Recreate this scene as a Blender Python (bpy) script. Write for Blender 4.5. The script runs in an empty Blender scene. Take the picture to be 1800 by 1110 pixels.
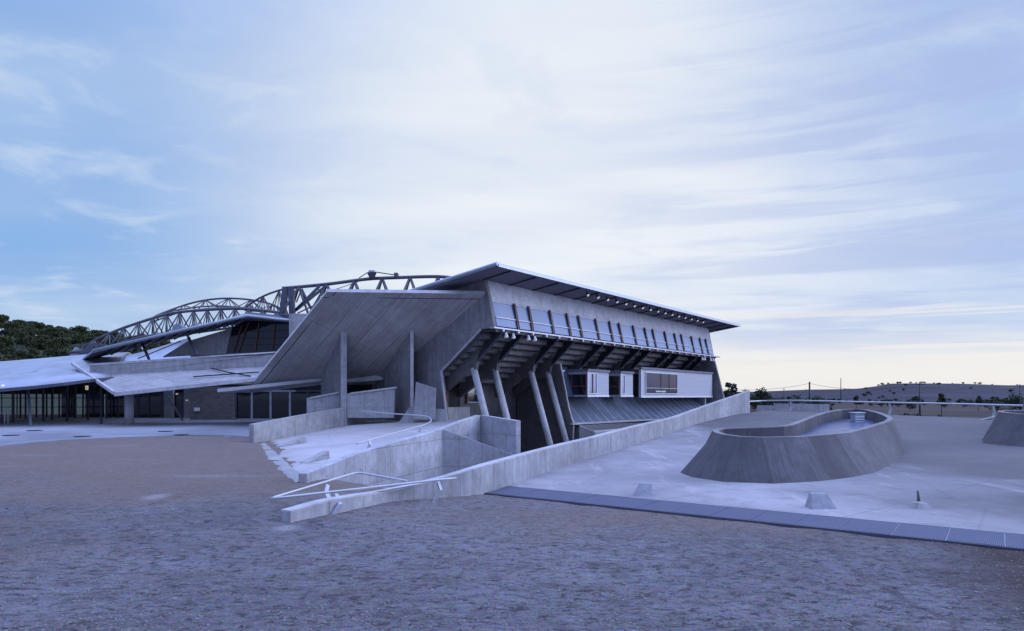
import bpy, bmesh, math, random
import numpy as np
from mathutils import Vector, Matrix, noise as mnoise
random.seed(7)
rng = np.random.default_rng(7)
sc = bpy.context.scene
COL = sc.collection
RAD = math.radians
FPX = 1200.0; HZ = 697.0; EYE = 3.0

# ------------------------------------------------------------------ camera
cam_d = bpy.data.cameras.new("camera"); cam = bpy.data.objects.new("camera", cam_d); COL.objects.link(cam)
cam.location = (0, 0, EYE); cam.rotation_euler = (RAD(90), 0, 0)
cam_d.sensor_fit = 'HORIZONTAL'; cam_d.sensor_width = 36; cam_d.lens = 36*FPX/1800
cam_d.shift_y = (HZ-555)/1800.0
cam_d.clip_start = 0.1; cam_d.clip_end = 9000
sc.camera = cam
# ------------------------------------------------------------------ exposure
sc.view_settings.view_transform = 'Standard'; sc.view_settings.look = 'None'
sc.view_settings.gamma = 1.0; sc.view_settings.exposure = 0.0
sc.cycles.max_bounces = 6; sc.cycles.diffuse_bounces = 3; sc.cycles.glossy_bounces = 3
sc.cycles.transmission_bounces = 4; sc.cycles.transparent_max_bounces = 8
# ------------------------------------------------------------------ node helper
class N:
    def __init__(s, tree): s.t = tree; s.n = tree.nodes; s.l = tree.links
    def new(s, kind, **kw):
        n = s.n.new(kind)
        for k, v in kw.items():
            if k.startswith('i_'):
                key = k[2:]
                key = int(key) if key.isdigit() else key.replace('_', ' ')
                n.inputs[key].default_value = v
            else: setattr(n, k, v)
        return n
    def link(s, a, b): s.l.new(a, b)
    def math(s, op, a, b=None, clamp=False):
        n = s.n.new('ShaderNodeMath'); n.operation = op; n.use_clamp = clamp
        for i, v in enumerate((a, b)):
            if v is None: continue
            if isinstance(v, (int, float)): n.inputs[i].default_value = v
            else: s.l.new(v, n.inputs[i])
        return n.outputs[0]
    def mix(s, fac, a, b, blend='MIX'):
        n = s.n.new('ShaderNodeMix'); n.data_type = 'RGBA'; n.blend_type = blend; n.clamp_factor = True
        for i, v in ((0, fac), (6, a), (7, b)):
            if isinstance(v, (int, float)): n.inputs[i].default_value = v
            elif isinstance(v, tuple): n.inputs[i].default_value = (*v[:3], 1)
            else: s.l.new(v, n.inputs[i])
        return n.outputs[2]
    def ramp(s, fac, stops, interp='LINEAR'):
        n = s.n.new('ShaderNodeValToRGB'); n.color_ramp.interpolation = interp
        e = n.color_ramp.elements
        while len(e) < len(stops): e.new(0.5)
        for el, (p, c) in zip(e, stops):
            el.position = p; el.color = (c, c, c, 1) if isinstance(c, (int, float)) else (*c, 1)
        s.l.new(fac, n.inputs[0]); return n.outputs[0]
    def noise(s, vec, scale, detail=4, rough=.55, dist=0.0):
        n = s.n.new('ShaderNodeTexNoise'); n.inputs['Scale'].default_value = scale
        n.inputs['Detail'].default_value = detail; n.inputs['Roughness'].default_value = rough
        n.inputs['Distortion'].default_value = dist
        if vec is not None: s.l.new(vec, n.inputs['Vector'])
        return n.outputs[0]
    def mapping(s, vec, scale=(1, 1, 1), rot=(0, 0, 0), loc=(0, 0, 0)):
        n = s.n.new('ShaderNodeMapping'); n.inputs['Scale'].default_value = scale
        n.inputs['Rotation'].default_value = rot; n.inputs['Location'].default_value = loc
        s.l.new(vec, n.inputs['Vector']); return n.outputs[0]
# ------------------------------------------------------------------ world: dusk sky, nishita + high cloud veil
SUN_AZ = RAD(78); SUN_EL = RAD(14)
world = bpy.data.worlds.new("World"); sc.world = world; world.use_nodes = True
w = N(world.node_tree); w.n.clear()
wout = w.new('ShaderNodeOutputWorld'); bg = w.new('ShaderNodeBackground')
sky = w.new('ShaderNodeTexSky', sky_type='NISHITA', sun_disc=False, sun_elevation=SUN_EL, sun_rotation=SUN_AZ)
skyb = w.mix(1.0, sky.outputs[0], (.07, .07, .07), 'MULTIPLY')
gen = w.new('ShaderNodeTexCoord').outputs['Generated']
sep = w.new('ShaderNodeSeparateXYZ'); w.link(gen, sep.inputs[0])
X, Y, Z = sep.outputs
def blob(az, el, r0, r1):
    d = Vector((math.sin(RAD(az))*math.cos(RAD(el)), math.cos(RAD(az))*math.cos(RAD(el)), math.sin(RAD(el))))
    vm = w.new('ShaderNodeVectorMath', operation='DOT_PRODUCT'); w.link(gen, vm.inputs[0]); vm.inputs[1].default_value = d
    ang = w.math('ARCCOSINE', vm.outputs['Value'])
    mr = w.new('ShaderNodeMapRange', interpolation_type='SMOOTHERSTEP', i_1=RAD(r1), i_2=RAD(r0), i_3=0.0, i_4=1.0); w.link(ang, mr.inputs[0])
    return mr.outputs[0]
# base gradient of the veil with elevation (zenith strong blue: lights the concrete)
zc = w.math('MAXIMUM', Z, 0.0)
base = w.ramp(zc, [(0.0, (.42, .60, .90)), (.18, (.25, .475, .87)), (.42, (.23, .44, .86)), (.54, (.34, .54, 1.05)), (.70, (1.42, 1.8, 3.5)), (1.0, (1.6, 2.02, 4.15))])
bright = w.mix(blob(6, 13, 6, 44), base, (.98, 1.01, 1.05))
# clouds: planar projection gives streaks that flatten to the horizon
zz = w.math('ADD', zc, 0.13)
comb = w.new('ShaderNodeCombineXYZ'); w.link(w.math('DIVIDE', X, zz), comb.inputs[0]); w.link(w.math('DIVIDE', Y, zz), comb.inputs[1])
cm = w.mapping(comb.outputs[0], scale=(.55, 1.0, 1), rot=(0, 0, RAD(-28)))
n1 = w.noise(cm, .75, 4, .5, .3)
n2 = w.noise(w.mapping(comb.outputs[0], scale=(.35, 1.3, 1), rot=(0, 0, RAD(-14)), loc=(3, 1, 0)), 1.5, 4, .5, .2)
c1 = w.ramp(n1, [(.38, 0.0), (.66, 1.0)], 'EASE')
c2 = w.ramp(n2, [(.40, 0.0), (.68, 1.0)], 'EASE')
cloudy = w.mix(w.math('MULTIPLY', c1, .28), bright, (.84, .93, 1.02))
cloudy = w.mix(w.math('MULTIPLY', c2, .22), cloudy, (.30, .48, .88))
cloudy = w.mix(w.math('MULTIPLY', blob(40, 28, 3, 27), .6), cloudy, (.27, .45, .85))
n5 = w.noise(w.mapping(comb.outputs[0], scale=(.85, 1.1, 1), rot=(0, 0, RAD(-35)), loc=(1, 5, 0)), 3.0, 6, .58, .4)
cloudy = w.mix(w.math('MULTIPLY', w.ramp(n5, [(.50, 0.0), (.72, 1.0)], 'EASE'), .36), cloudy, (.92, .98, 1.04))
cloudy = w.mix(w.math('MULTIPLY', w.ramp(n5, [(.32, 1.0), (.50, 0.0)], 'EASE'), .13), cloudy, (.34, .50, .86))
# lavender bands low on the right, and the warm strip on the horizon there
right = blob(40, 6, 8, 46)
n3 = w.noise(w.mapping(gen, scale=(1.2, 1.2, 19), rot=(0, RAD(3), 0)), 1.9, 6, .55, .4)
band = w.math('MULTIPLY', w.ramp(n3, [(.44, 0.0), (.60, 1.0)], 'EASE'), right)
cloudy = w.mix(w.math('MULTIPLY', right, .32), cloudy, (.64, .73, .96))
cloudy = w.mix(w.math('MULTIPLY', band, .5), cloudy, (.42, .52, .86))
n4 = w.noise(w.mapping(gen, scale=(1.6, 1.6, 42), rot=(0, RAD(2), 0), loc=(2, 0, 0)), 1.7, 5, .5, .3)
wisps = w.math('MULTIPLY', w.ramp(n4, [(.56, 0.0), (.66, 1.0)], 'EASE'), w.ramp(zc, [(.03, 0.0), (.05, 1.0), (.10, 1.0), (.17, 0.0)]))
cloudy = w.mix(w.math('MULTIPLY', w.math('MULTIPLY', wisps, right), .7), cloudy, (.93, .90, .93))
wob = w.math('ADD', zc, w.math('MULTIPLY', w.math('SUBTRACT', n4, .5), .03))
low = w.ramp(wob, [(0.03, 1.0), (.10, 0.0)], 'EASE')
cloudy = w.mix(w.math('MULTIPLY', low, w.math('MULTIPLY', blob(33, 2, 14, 46), .85)), cloudy, (1.0, .965, .92))
cloudy = w.mix(w.math('MULTIPLY', w.ramp(zc, [(0.0, .65), (.16, 0.0)]), w.math('SUBTRACT', 1.0, blob(33, 2, 14, 46))), cloudy, (.58, .72, .93))
back = w.new('ShaderNodeMapRange', interpolation_type='SMOOTHSTEP', i_1=.35, i_2=-.35, i_3=0.0, i_4=1.0); w.link(Y, back.inputs[0])
cloudy = w.mix(w.math('MULTIPLY', back.outputs[0], w.ramp(zc, [(.0, .5), (.12, 1.0), (.5, 1.0), (.8, 0.0)])), cloudy, (.24, .34, .80))
cloudy = w.mix(blob(98, 22, 18, 60), cloudy, (1.35, 1.62, 2.9))
skymix = w.mix(.12, cloudy, skyb)
w.link(skymix, bg.inputs[0]); bg.inputs[1].default_value = 1.0
w.link(bg.outputs[0], wout.inputs[0])
# ------------------------------------------------------------------ sun (veiled, dusk)
sd = bpy.data.lights.new("sun", 'SUN'); sd.energy = 0.8; sd.angle = RAD(28); sd.color = (.80, .86, 1.0)
so = bpy.data.objects.new("sun", sd); COL.objects.link(so)
so.rotation_euler = (RAD(90)-SUN_EL, 0, math.pi-SUN_AZ); so.location = (0, 0, 60)

# ================================================================== materials
def mat(name):
    m = bpy.data.materials.new(name); m.use_nodes = True; t = N(m.node_tree)
    b = t.n['Principled BSDF']; return m, t, b
def coords(t, kind='Object'): return t.new('ShaderNodeTexCoord').outputs[kind]
def wpos(t): return t.new('ShaderNodeNewGeometry').outputs['Position']

def concrete(name, col, ju=1.2, jv=2.4, line=.5, var=.10, stain=.30, holes=True, streak=.25, bump=.25, offset=0.0, rough=.85, tint=(.62, .55, .48)):
    m, t, b = mat(name)
    uv = coords(t, 'UV'); p = wpos(t)
    big = t.noise(p, .45, 5, .6, .3); mid = t.noise(p, 2.3, 6, .65); fine = t.noise(p, 38, 4, .7)
    c = t.mix(t.ramp(big, [(.35, 0.0), (.68, 1.0)]), tuple(v*(1-stain*.55) for v in col), tuple(min(1, v*(1+stain*.35)) for v in col))
    c = t.mix(t.math('MULTIPLY', t.ramp(mid, [(.46, 0.0), (.66, 1.0)]), .55), c, tuple(v*k for v, k in zip(col, tint)))
    blot = t.noise(p, .95, 7, .7, .9)
    c = t.mix(t.ramp(blot, [(.52, 0.0), (.68, .5)]), c, tuple(v*.6 for v in col))
    st = t.noise(t.mapping(uv, scale=(2.6, .22, 1)), 1.8, 5, .65)
    c = t.mix(t.math('MULTIPLY', t.ramp(st, [(.48, 0.0), (.66, 1.0)]), min(1, streak*1.5)), c, tuple(v*.5 for v in col))
    st2 = t.noise(t.mapping(uv, scale=(1.7, .12, 1), loc=(5, 2, 0)), 2.1, 4, .6)
    c = t.mix(t.math('MULTIPLY', t.ramp(st2, [(.55, 0.0), (.7, 1.0)]), streak*.8), c, tuple(min(.9, v*1.5) for v in col))
    br = t.new('ShaderNodeTexBrick', offset=offset, i_Scale=1.0, i_Mortar_Size=.012, i_Mortar_Smooth=.4, i_Brick_Width=ju, i_Row_Height=jv)
    br.inputs['Color1'].default_value = (1-var, 1-var, 1-var, 1); br.inputs['Color2'].default_value = (1, 1, 1, 1); br.inputs['Mortar'].default_value = (1-line,)*3+(1,)
    t.link(t.mapping(uv, loc=(.37, .21, 0)), br.inputs['Vector'])
    c = t.mix(1.0, c, br.outputs[0], 'MULTIPLY')
    c = t.mix(.22, c, t.ramp(fine, [(.3, .45), (.7, 1.0)]), 'MULTIPLY')
    if holes:
        s = t.new('ShaderNodeSeparateXYZ'); t.link(uv, s.inputs[0])
        def cell(v, k): return t.math('ABSOLUTE', t.math('SUBTRACT', t.math('FRACT', t.math('DIVIDE', v, k)), .5))
        du = t.math('MULTIPLY', cell(s.outputs[0], ju), ju); dv = t.math('MULTIPLY', cell(s.outputs[1], .75), .75)
        d = t.math('SQRT', t.math('ADD', t.math('MULTIPLY', du, du), t.math('MULTIPLY', dv, dv)))
        c = t.mix(t.ramp(d, [(.020, .85), (.034, 0.0)]), c, tuple(v*.18 for v in col))
    t.link(c, b.inputs['Base Color']); b.inputs['Roughness'].default_value = rough
    h = t.math('ADD', t.math('MULTIPLY', mid, .5), t.math('MULTIPLY', fine, .25))
    h = t.math('SUBTRACT', h, t.math('MULTIPLY', br.outputs['Fac'], .6))
    bm = t.new('ShaderNodeBump', i_Strength=bump, i_Distance=.03); t.link(h, bm.inputs['Height']); t.link(bm.outputs[0], b.inputs['Normal'])
    return m
def metal(name, col, rough=.45, metallic=.3, grime=.25, bump=.05, scale=3):
    m, t, b = mat(name); p = wpos(t)
    n = t.noise(p, scale, 5, .65); f = t.noise(p, 30, 3, .6)
    c = t.mix(t.ramp(n, [(.35, 0.0), (.7, 1.0)]), tuple(v*(1-grime) for v in col), col)
    t.link(c, b.inputs['Base Color']); b.inputs['Metallic'].default_value = metallic
    t.link(t.ramp(n, [(.3, rough*.8), (.7, min(1, rough*1.25))]), b.inputs['Roughness'])
    bm = t.new('ShaderNodeBump', i_Strength=bump, i_Distance=.02); t.link(f, bm.inputs['Height']); t.link(bm.outputs[0], b.inputs['Normal'])
    return m
M = {}
M['conc'] = concrete('cast_concrete', (.42, .42, .42), 1.25, 2.5, .35, .10)
M['conc_light'] = concrete('pale_concrete', (.39, .39, .39), 1.25, 1.6, .45, .12, streak=.18)
M['conc_form'] = concrete('formwork_concrete', (.52, .53, .56), 1.05, 1.25, .6, .16, stain=.35, streak=.15)
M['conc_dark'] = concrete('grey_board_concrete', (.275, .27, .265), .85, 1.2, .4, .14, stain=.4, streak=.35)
M['conc_shade'] = concrete('shaded_grey_concrete', (.15, .145, .14), .85, 1.2, .4, .14, stain=.4, streak=.3)  # court and soffit shade painted in as a darker concrete
M['conc_wall'] = concrete('stained_wall_concrete', (.46, .46, .47), 1.6, 4.0, .5, .12, stain=.45, streak=.4, holes=False)
M['conc_sky'] = concrete('skylight_concrete', (.135, .13, .14), 1.7, 3.1, .65, .34, stain=.5, streak=.35)
M['conc_facade'] = concrete('facade_concrete', (.64, .65, .69), 2.4, 5, .30, .05, stain=.18, streak=.12)
M['conc_cap'] = concrete('concrete_coping', (.54, .54, .54), 3.0, 3.0, .3, .05, stain=.2, holes=False, streak=.05)
# board-marked slab: planks in its own uv
def planks():
    m, t, b = mat('board_marked_concrete'); uv = coords(t, 'UV'); p = wpos(t)
    br = t.new('ShaderNodeTexBrick', offset=.37, i_Scale=1.0, i_Mortar_Size=.008, i_Mortar_Smooth=.5, i_Brick_Width=2.7, i_Row_Height=.22)
    br.inputs['Color1'].default_value = (.45, .44, .42, 1); br.inputs['Color2'].default_value = (.50, .49, .47, 1); br.inputs['Mortar'].default_value = (.29, .28, .27, 1)
    t.link(uv, br.inputs['Vector'])
    st = t.noise(t.mapping(uv, scale=(.35, 3.2, 1)), 1.5, 6, .65)
    c = t.mix(t.math('MULTIPLY', t.ramp(st, [(.42, 0.0), (.68, 1.0)]), .38), br.outputs[0], (.16, .15, .14))
    big = t.noise(p, .55, 7, .66, .5)
    c = t.mix(t.math('MULTIPLY', t.ramp(big, [(.40, 0.0), (.66, 1.0)]), .55), c, (.27, .25, .23))
    br2 = t.new('ShaderNodeTexBrick', offset=.5, i_Scale=1.0, i_Mortar_Size=.03, i_Mortar_Smooth=.6, i_Brick_Width=5.4, i_Row_Height=1.76)
    br2.inputs['Color1'].default_value = (.86,)*3+(1,); br2.inputs['Color2'].default_value = (1,)*3+(1,); br2.inputs['Mortar'].default_value = (.55,)*3+(1,)
    t.link(uv, br2.inputs['Vector']); c = t.mix(1, c, br2.outputs[0], 'MULTIPLY')
    t.link(c, b.inputs['Base Color']); b.inputs['Roughness'].default_value = .9
    bm = t.new('ShaderNodeBump', i_Strength=.4, i_Distance=.03); t.link(t.math('ADD', br.outputs['Fac'], t.noise(p, 20, 3)), bm.inputs['Height']); bm.invert = True; t.link(bm.outputs[0], b.inputs['Normal'])
    return m
M['planks'] = planks()
M['steel'] = metal('blue_grey_steel', (.105, .115, .145), .5, .35)
M['truss'] = metal('weathered_truss_steel', (.12, .115, .135), .55, .2, .35)
M['steel_light'] = metal('galvanised_steel', (.50, .53, .58), .45, .45)
M['steel_dark'] = metal('dark_painted_steel', (.03, .03, .036), .55, .2)
M['rail'] = metal('pale_painted_tube', (.52, .53, .54), .38, .25, .12)
M['roofmetal'] = metal('zinc_roof_sheet', (.39, .43, .48), .42, .45, .3, scale=.6)
M['soffit'] = metal('grey_soffit_board', (.19, .19, .235), .7, .1, .2, scale=1.2)
M['redoxide'] = metal('red_oxide_steel', (.26, .08, .055), .6, .1)
M['mullion'] = metal('brown_steel_mullion', (.085, .05, .045), .55, .2)
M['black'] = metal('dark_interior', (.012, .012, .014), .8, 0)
M['white'] = metal('white_enamel', (.80, .80, .80), .4, 0, .1)
M['brick'] = None
def glassy(name, col, rough, ior=1.5, spec=.5, var=.25, metallic=0):
    m, t, b = mat(name); p = wpos(t)
    n = t.noise(p, .7, 4, .6)
    c = t.mix(t.ramp(n, [(.35, 0.0), (.68, 1.0)]), tuple(v*(1-var) for v in col), col)
    t.link(c, b.inputs['Base Color']); b.inputs['Roughness'].default_value = rough; b.inputs['Metallic'].default_value = metallic
    b.inputs['IOR'].default_value = ior; b.inputs['Specular IOR Level'].default_value = spec
    bm = t.new('ShaderNodeBump', i_Strength=.04, i_Distance=.05); t.link(t.noise(p, .5, 2), bm.inputs['Height']); t.link(bm.outputs[0], b.inputs['Normal'])
    return m
M['band_glass'] = glassy('translucent_band_glass', (.22, .30, .46), .38, 1.5, .4, .15)
M['dusk_glass'] = glassy('dusk_window_glass', (.03, .032, .06), .12, 1.45, .22, .3)
M['dark_glass'] = glassy('dark_window_glass', (.012, .014, .02), .06, 1.5, .5)
M['sky_glass'] = glassy('reflecting_window_glass', (.20, .26, .36), .08, 1.6, 1.0, .2, .5)
M['panel_glass'] = glassy('dusty_glazing_panel', (.17, .20, .25), .25, 1.5, .6, .35)
M['pool'] = glassy('wet_roof_membrane', (.12, .15, .27), .30, 1.33, .5, .5)
def lamp_mat():
    m, t, b = mat('floodlight_glow'); b.inputs['Base Color'].default_value = (.8, .8, .8, 1)
    b.inputs['Emission Color'].default_value = (1, .96, .9, 1); b.inputs['Emission Strength'].default_value = .4; return m
M['lamp'] = lamp_mat()
def amber():
    m, t, b = mat('amber_lamp_glow'); b.inputs['Emission Color'].default_value = (1, .75, .25, 1); b.inputs['Emission Strength'].default_value = .35; return m
M['amber'] = amber()
def brickwall(name='grey_blockwork', c1=(.14, .13, .12), c2=(.21, .20, .185), mo=(.09, .085, .08), bw=.45, bh=.2):
    m, t, b = mat(name); uv = coords(t, 'UV')
    br = t.new('ShaderNodeTexBrick', i_Scale=1.0, i_Mortar_Size=.014, i_Brick_Width=bw, i_Row_Height=bh)
    br.inputs['Color1'].default_value = (*c1, 1); br.inputs['Color2'].default_value = (*c2, 1); br.inputs['Mortar'].default_value = (*mo, 1)
    t.link(uv, br.inputs['Vector']); c = t.mix(t.math('MULTIPLY', t.noise(wpos(t), 1.5, 5), .5), br.outputs[0], c1)
    t.link(c, b.inputs['Base Color']); b.inputs['Roughness'].default_value = .9
    bm = t.new('ShaderNodeBump', i_Strength=.3, i_Distance=.02); bm.invert = True; t.link(br.outputs['Fac'], bm.inputs['Height']); t.link(bm.outputs[0], b.inputs['Normal']); return m
M['brick'] = brickwall()
M['cladding'] = brickwall('pale_ribbed_cladding', (.50, .51, .53), (.545, .555, .58), (.36, .37, .40), 2.4, .12)
# grating
def grating():
    m, t, b = mat('steel_grating'); uv = coords(t, 'UV')
    br = t.new('ShaderNodeTexBrick', offset=0.0, i_Scale=1.0, i_Mortar_Size=.011, i_Mortar_Smooth=.2, i_Brick_Width=.035, i_Row_Height=.035)
    br.inputs['Color1'].default_value = (.025, .03, .05, 1); br.inputs['Color2'].default_value = (.035, .042, .07, 1); br.inputs['Mortar'].default_value = (.125, .14, .19, 1)
    t.link(uv, br.inputs['Vector']); c = t.mix(t.math('MULTIPLY', t.noise(wpos(t), .9, 4), .5), br.outputs[0], (.05, .06, .10))
    t.link(c, b.inputs['Base Color']); b.inputs['Roughness'].default_value = .75; b.inputs['Specular IOR Level'].default_value = .25
    bm = t.new('ShaderNodeBump', i_Strength=.5, i_Distance=.02); t.link(br.outputs['Fac'], bm.inputs['Height']); t.link(bm.outputs[0], b.inputs['Normal']); return m
M['grating'] = grating()
# gravel and distant ground share the one terrain sheet
def gravel():
    m, t, b = mat('trodden_gravel'); p = wpos(t)
    big = t.noise(p, .10, 4, .55, .4); mid = t.noise(p, .55, 6, .65, .3)
    sm = t.noise(t.mapping(p, scale=(.8, 1.35, 1), rot=(0, 0, .25)), 5.2, 9, .74, .6); pe = t.new('ShaderNodeTexVoronoi', i_Scale=26.0); t.link(p, pe.inputs['Vector'])
    c = t.mix(t.ramp(big, [(.36, 0.0), (.64, 1.0)]), (.215, .21, .235), (.36, .36, .39))
    c = t.mix(t.math('MULTIPLY', t.ramp(mid, [(.42, 0.0), (.66, 1.0)]), .45), c, (.26, .22, .20))
    pat = t.noise(t.mapping(p, scale=(.8, 1, 1), rot=(0, 0, .3)), 1.7, 6, .68, .8)
    c = t.mix(t.ramp(pat, [(.46, 0.0), (.64, .55)]), c, (.125, .11, .11))
    c = t.mix(t.ramp(sm, [(.40, .9), (.49, 0.0)]), c, (.07, .062, .066))
    c = t.mix(t.ramp(sm, [(.56, 0.0), (.72, .55)]), c, (.40, .38, .36))
    c = t.mix(.35, c, pe.outputs['Color'], 'MULTIPLY')
    s0g = t.new('ShaderNodeSeparateXYZ'); t.link(p, s0g.inputs[0])
    wm = t.noise(t.mapping(p, scale=(.6, 1, 1), loc=(7, 2, 0)), .12, 5, .6, .3)
    wmy = t.math('ADD', wm, t.math('MULTIPLY', t.math('SUBTRACT', s0g.outputs[1], 15.0), .014))
    c = t.mix(t.ramp(wmy, [(.44, 0.0), (.62, .8)]), c, (.235, .185, .145))
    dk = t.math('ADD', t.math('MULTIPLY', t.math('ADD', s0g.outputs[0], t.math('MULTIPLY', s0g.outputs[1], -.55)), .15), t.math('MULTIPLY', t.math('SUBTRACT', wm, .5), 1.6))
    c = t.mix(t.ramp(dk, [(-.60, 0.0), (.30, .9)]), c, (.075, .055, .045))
    # worn wheel tracks (arcs) on the right side
    s = t.new('ShaderNodeSeparateXYZ'); t.link(p, s.inputs[0])
    def arc(cx, cy, r, wd, amt, c):
        dx = t.math('SUBTRACT', s.outputs[0], cx); dy = t.math('SUBTRACT', s.outputs[1], cy)
        d = t.math('SQRT', t.math('ADD', t.math('MULTIPLY', dx, dx), t.math('MULTIPLY', dy, dy)))
        e = t.math('ADD', t.math('ABSOLUTE', t.math('SUBTRACT', d, r)), t.math('MULTIPLY', t.math('SUBTRACT', mid, .5), wd*2.5))
        return t.mix(t.ramp(e, [(0.0, amt), (wd, 0.0)]), c, (.05, .043, .04))
    for a in ((18, 10, 12.2, .10, .35), (18, 10, 11.0, .10, .3), (20, 3, 11.2, .11, .45), (20, 3, 9.9, .10, .4), (25, 18, 21, .07, .3)): c = arc(*a, c)
    # pale dust patches
    pt = t.noise(t.mapping(p, scale=(.35, 1.2, 1), loc=(3, 4, 0)), .5, 5, .6)
    c = t.mix(t.ramp(pt, [(.60, 0.0), (.72, .55)]), c, (.33, .33, .34))
    for (ex, ey, er) in ((-9.9, 19.0, .42), (-5.0, 15.1, .36)):
        dx = t.math('SUBTRACT', s.outputs[0], ex); dy = t.math('MULTIPLY', t.math('SUBTRACT', s.outputs[1], ey), .7)
        d = t.math('ADD', t.math('SQRT', t.math('ADD', t.math('MULTIPLY', dx, dx), t.math('MULTIPLY', dy, dy))), t.math('MULTIPLY', t.math('SUBTRACT', sm, .5), .9))
        c = t.mix(t.ramp(d, [(er*.3, .5), (er, 0.0)]), c, (.48, .48, .48))
    # far country: dry field, scrub, stubble strips
    f = t.noise(t.mapping(p, scale=(.25, 1.6, .8)), .02, 7, .65, .6); f2 = t.noise(p, .05, 7, .7)
    far = t.mix(t.ramp(f, [(.36, 0.0), (.62, 1.0)]), (.030, .030, .028), (.095, .068, .058))
    far = t.mix(t.ramp(f2, [(.50, 0.0), (.62, .85)]), far, (.045, .055, .04))
    near = t.new('ShaderNodeMapRange', i_1=52.0, i_2=80.0, i_3=0.0, i_4=1.0); t.link(s.outputs[1], near.inputs[0])
    fd = near.outputs[0]
    hill = t.mix(t.ramp(t.noise(t.mapping(p, scale=(.5, 1, 3)), .006, 8, .68, .8), [(.35, 0.0), (.65, 1.0)]), (.018, .018, .030), (.048, .041, .060))  # blue violet tint of distant haze painted into the hill colour
    hill = t.mix(t.ramp(t.noise(p, .03, 7, .75), [(.53, 0.0), (.60, .9)]), hill, (.05, .06, .045))
    hm = t.new('ShaderNodeMapRange', i_1=300.0, i_2=480.0, i_3=0.0, i_4=1.0); t.link(s.outputs[1], hm.inputs[0])
    far = t.mix(hm.outputs[0], far, hill)
    lf = t.new('ShaderNodeMapRange', i_1=-20.0, i_2=-60.0, i_3=0.0, i_4=1.0); t.link(t.math('SUBTRACT', s.outputs[0], t.math('MULTIPLY', s.outputs[1], .15)), lf.inputs[0])
    far = t.mix(lf.outputs[0], far, (.035, .045, .025))
    c = t.mix(fd, c, far)
    t.link(c, b.inputs['Base Color']); b.inputs['Roughness'].default_value = .95; b.inputs['Specular IOR Level'].default_value = .2
    h = t.math('ADD', t.math('MULTIPLY', sm, 1.0), t.math('MULTIPLY', pe.outputs['Distance'], .25))
    h = t.math('ADD', h, t.math('MULTIPLY', mid, .8))
    bm = t.new('ShaderNodeBump', i_Strength=1.0, i_Distance=.13); t.link(h, bm.inputs['Height']); t.link(bm.outputs[0], b.inputs['Normal'])
    return m
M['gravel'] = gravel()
def paving(name, col, seed=0, scuff=.75):
    m, t, b = mat(name); p = t.mapping(wpos(t), loc=(seed, seed*.7, 0))
    big = t.noise(p, .16, 5, .55, .5); mid = t.noise(p, .8, 7, .68, .4); fine = t.noise(p, 9, 5, .7)
    c = t.mix(t.ramp(big, [(.34, 0.0), (.66, 1.0)]), tuple(v*.62 for v in col), tuple(v*1.12 for v in col))
    c = t.mix(t.math('MULTIPLY', t.ramp(mid, [(.5, 0.0), (.7, 1.0)]), scuff), c, tuple(v*.62 for v in col))
    c = t.mix(t.ramp(t.noise(t.mapping(p, rot=(0, 0, .6), scale=(.3, 2.2, 1)), .6, 6, .7, 1.2), [(.62, 0.0), (.70, .0 if name.startswith('smooth') else .6)]), c, tuple(v*.42 for v in col))
    c = t.mix(.3, c, t.ramp(fine, [(.3, .6), (.7, 1.0)]), 'MULTIPLY')
    cr = t.new('ShaderNodeTexVoronoi', feature='DISTANCE_TO_EDGE', i_Scale=.14); t.link(t.mapping(p, rot=(0, 0, .62)), cr.inputs['Vector'])
    c = t.mix(t.ramp(cr.outputs['Distance'], [(0.0, .0 if name.startswith('smooth') else .35), (.006, 0.0)]), c, tuple(v*.45 for v in col))
    if name.startswith('trow'):
        jb = t.new('ShaderNodeTexBrick', offset=0.0, i_Scale=1.0, i_Mortar_Size=.018, i_Mortar_Smooth=.5, i_Brick_Width=6.0, i_Row_Height=4.5)
        jb.inputs['Color1'].default_value = (.93,)*3+(1,); jb.inputs['Color2'].default_value = (1,)*3+(1,); jb.inputs['Mortar'].default_value = (.62,)*3+(1,)
        t.link(t.mapping(wpos(t), rot=(0, 0, -.62)), jb.inputs['Vector']); c = t.mix(1.0, c, jb.outputs[0], 'MULTIPLY')
        eff = t.noise(t.mapping(p, rot=(0, 0, .5), scale=(2.0, .35, 1)), .5, 6, .65, .5)
        c = t.mix(t.ramp(eff, [(.56, 0.0), (.70, .45)]), c, tuple(min(.75, v*1.5) for v in col))      # damp patches plus vignette falloff painted darker toward the right side of the plaza
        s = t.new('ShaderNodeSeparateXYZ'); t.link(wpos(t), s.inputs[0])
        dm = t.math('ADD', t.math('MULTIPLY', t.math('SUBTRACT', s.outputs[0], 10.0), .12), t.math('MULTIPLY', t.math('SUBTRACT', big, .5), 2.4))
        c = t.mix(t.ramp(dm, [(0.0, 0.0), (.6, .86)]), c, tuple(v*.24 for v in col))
    t.link(c, b.inputs['Base Color']); t.link(t.ramp(mid, [(.3, .78), (.7, .95)]), b.inputs['Roughness']); b.inputs['Specular IOR Level'].default_value = .3
    bm = t.new('ShaderNodeBump', i_Strength=.25, i_Distance=.03); t.link(t.math('ADD', mid, t.math('MULTIPLY', fine, .4)), bm.inputs['Height']); t.link(bm.outputs[0], b.inputs['Normal'])
    return m
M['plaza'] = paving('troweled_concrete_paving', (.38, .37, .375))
M['ramp'] = paving('sand_finished_paving', (.50, .48, .475), 11, .25)
M['walk'] = paving('smooth_pale_paving', (.31, .33, .36), 23, .3)
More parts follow.
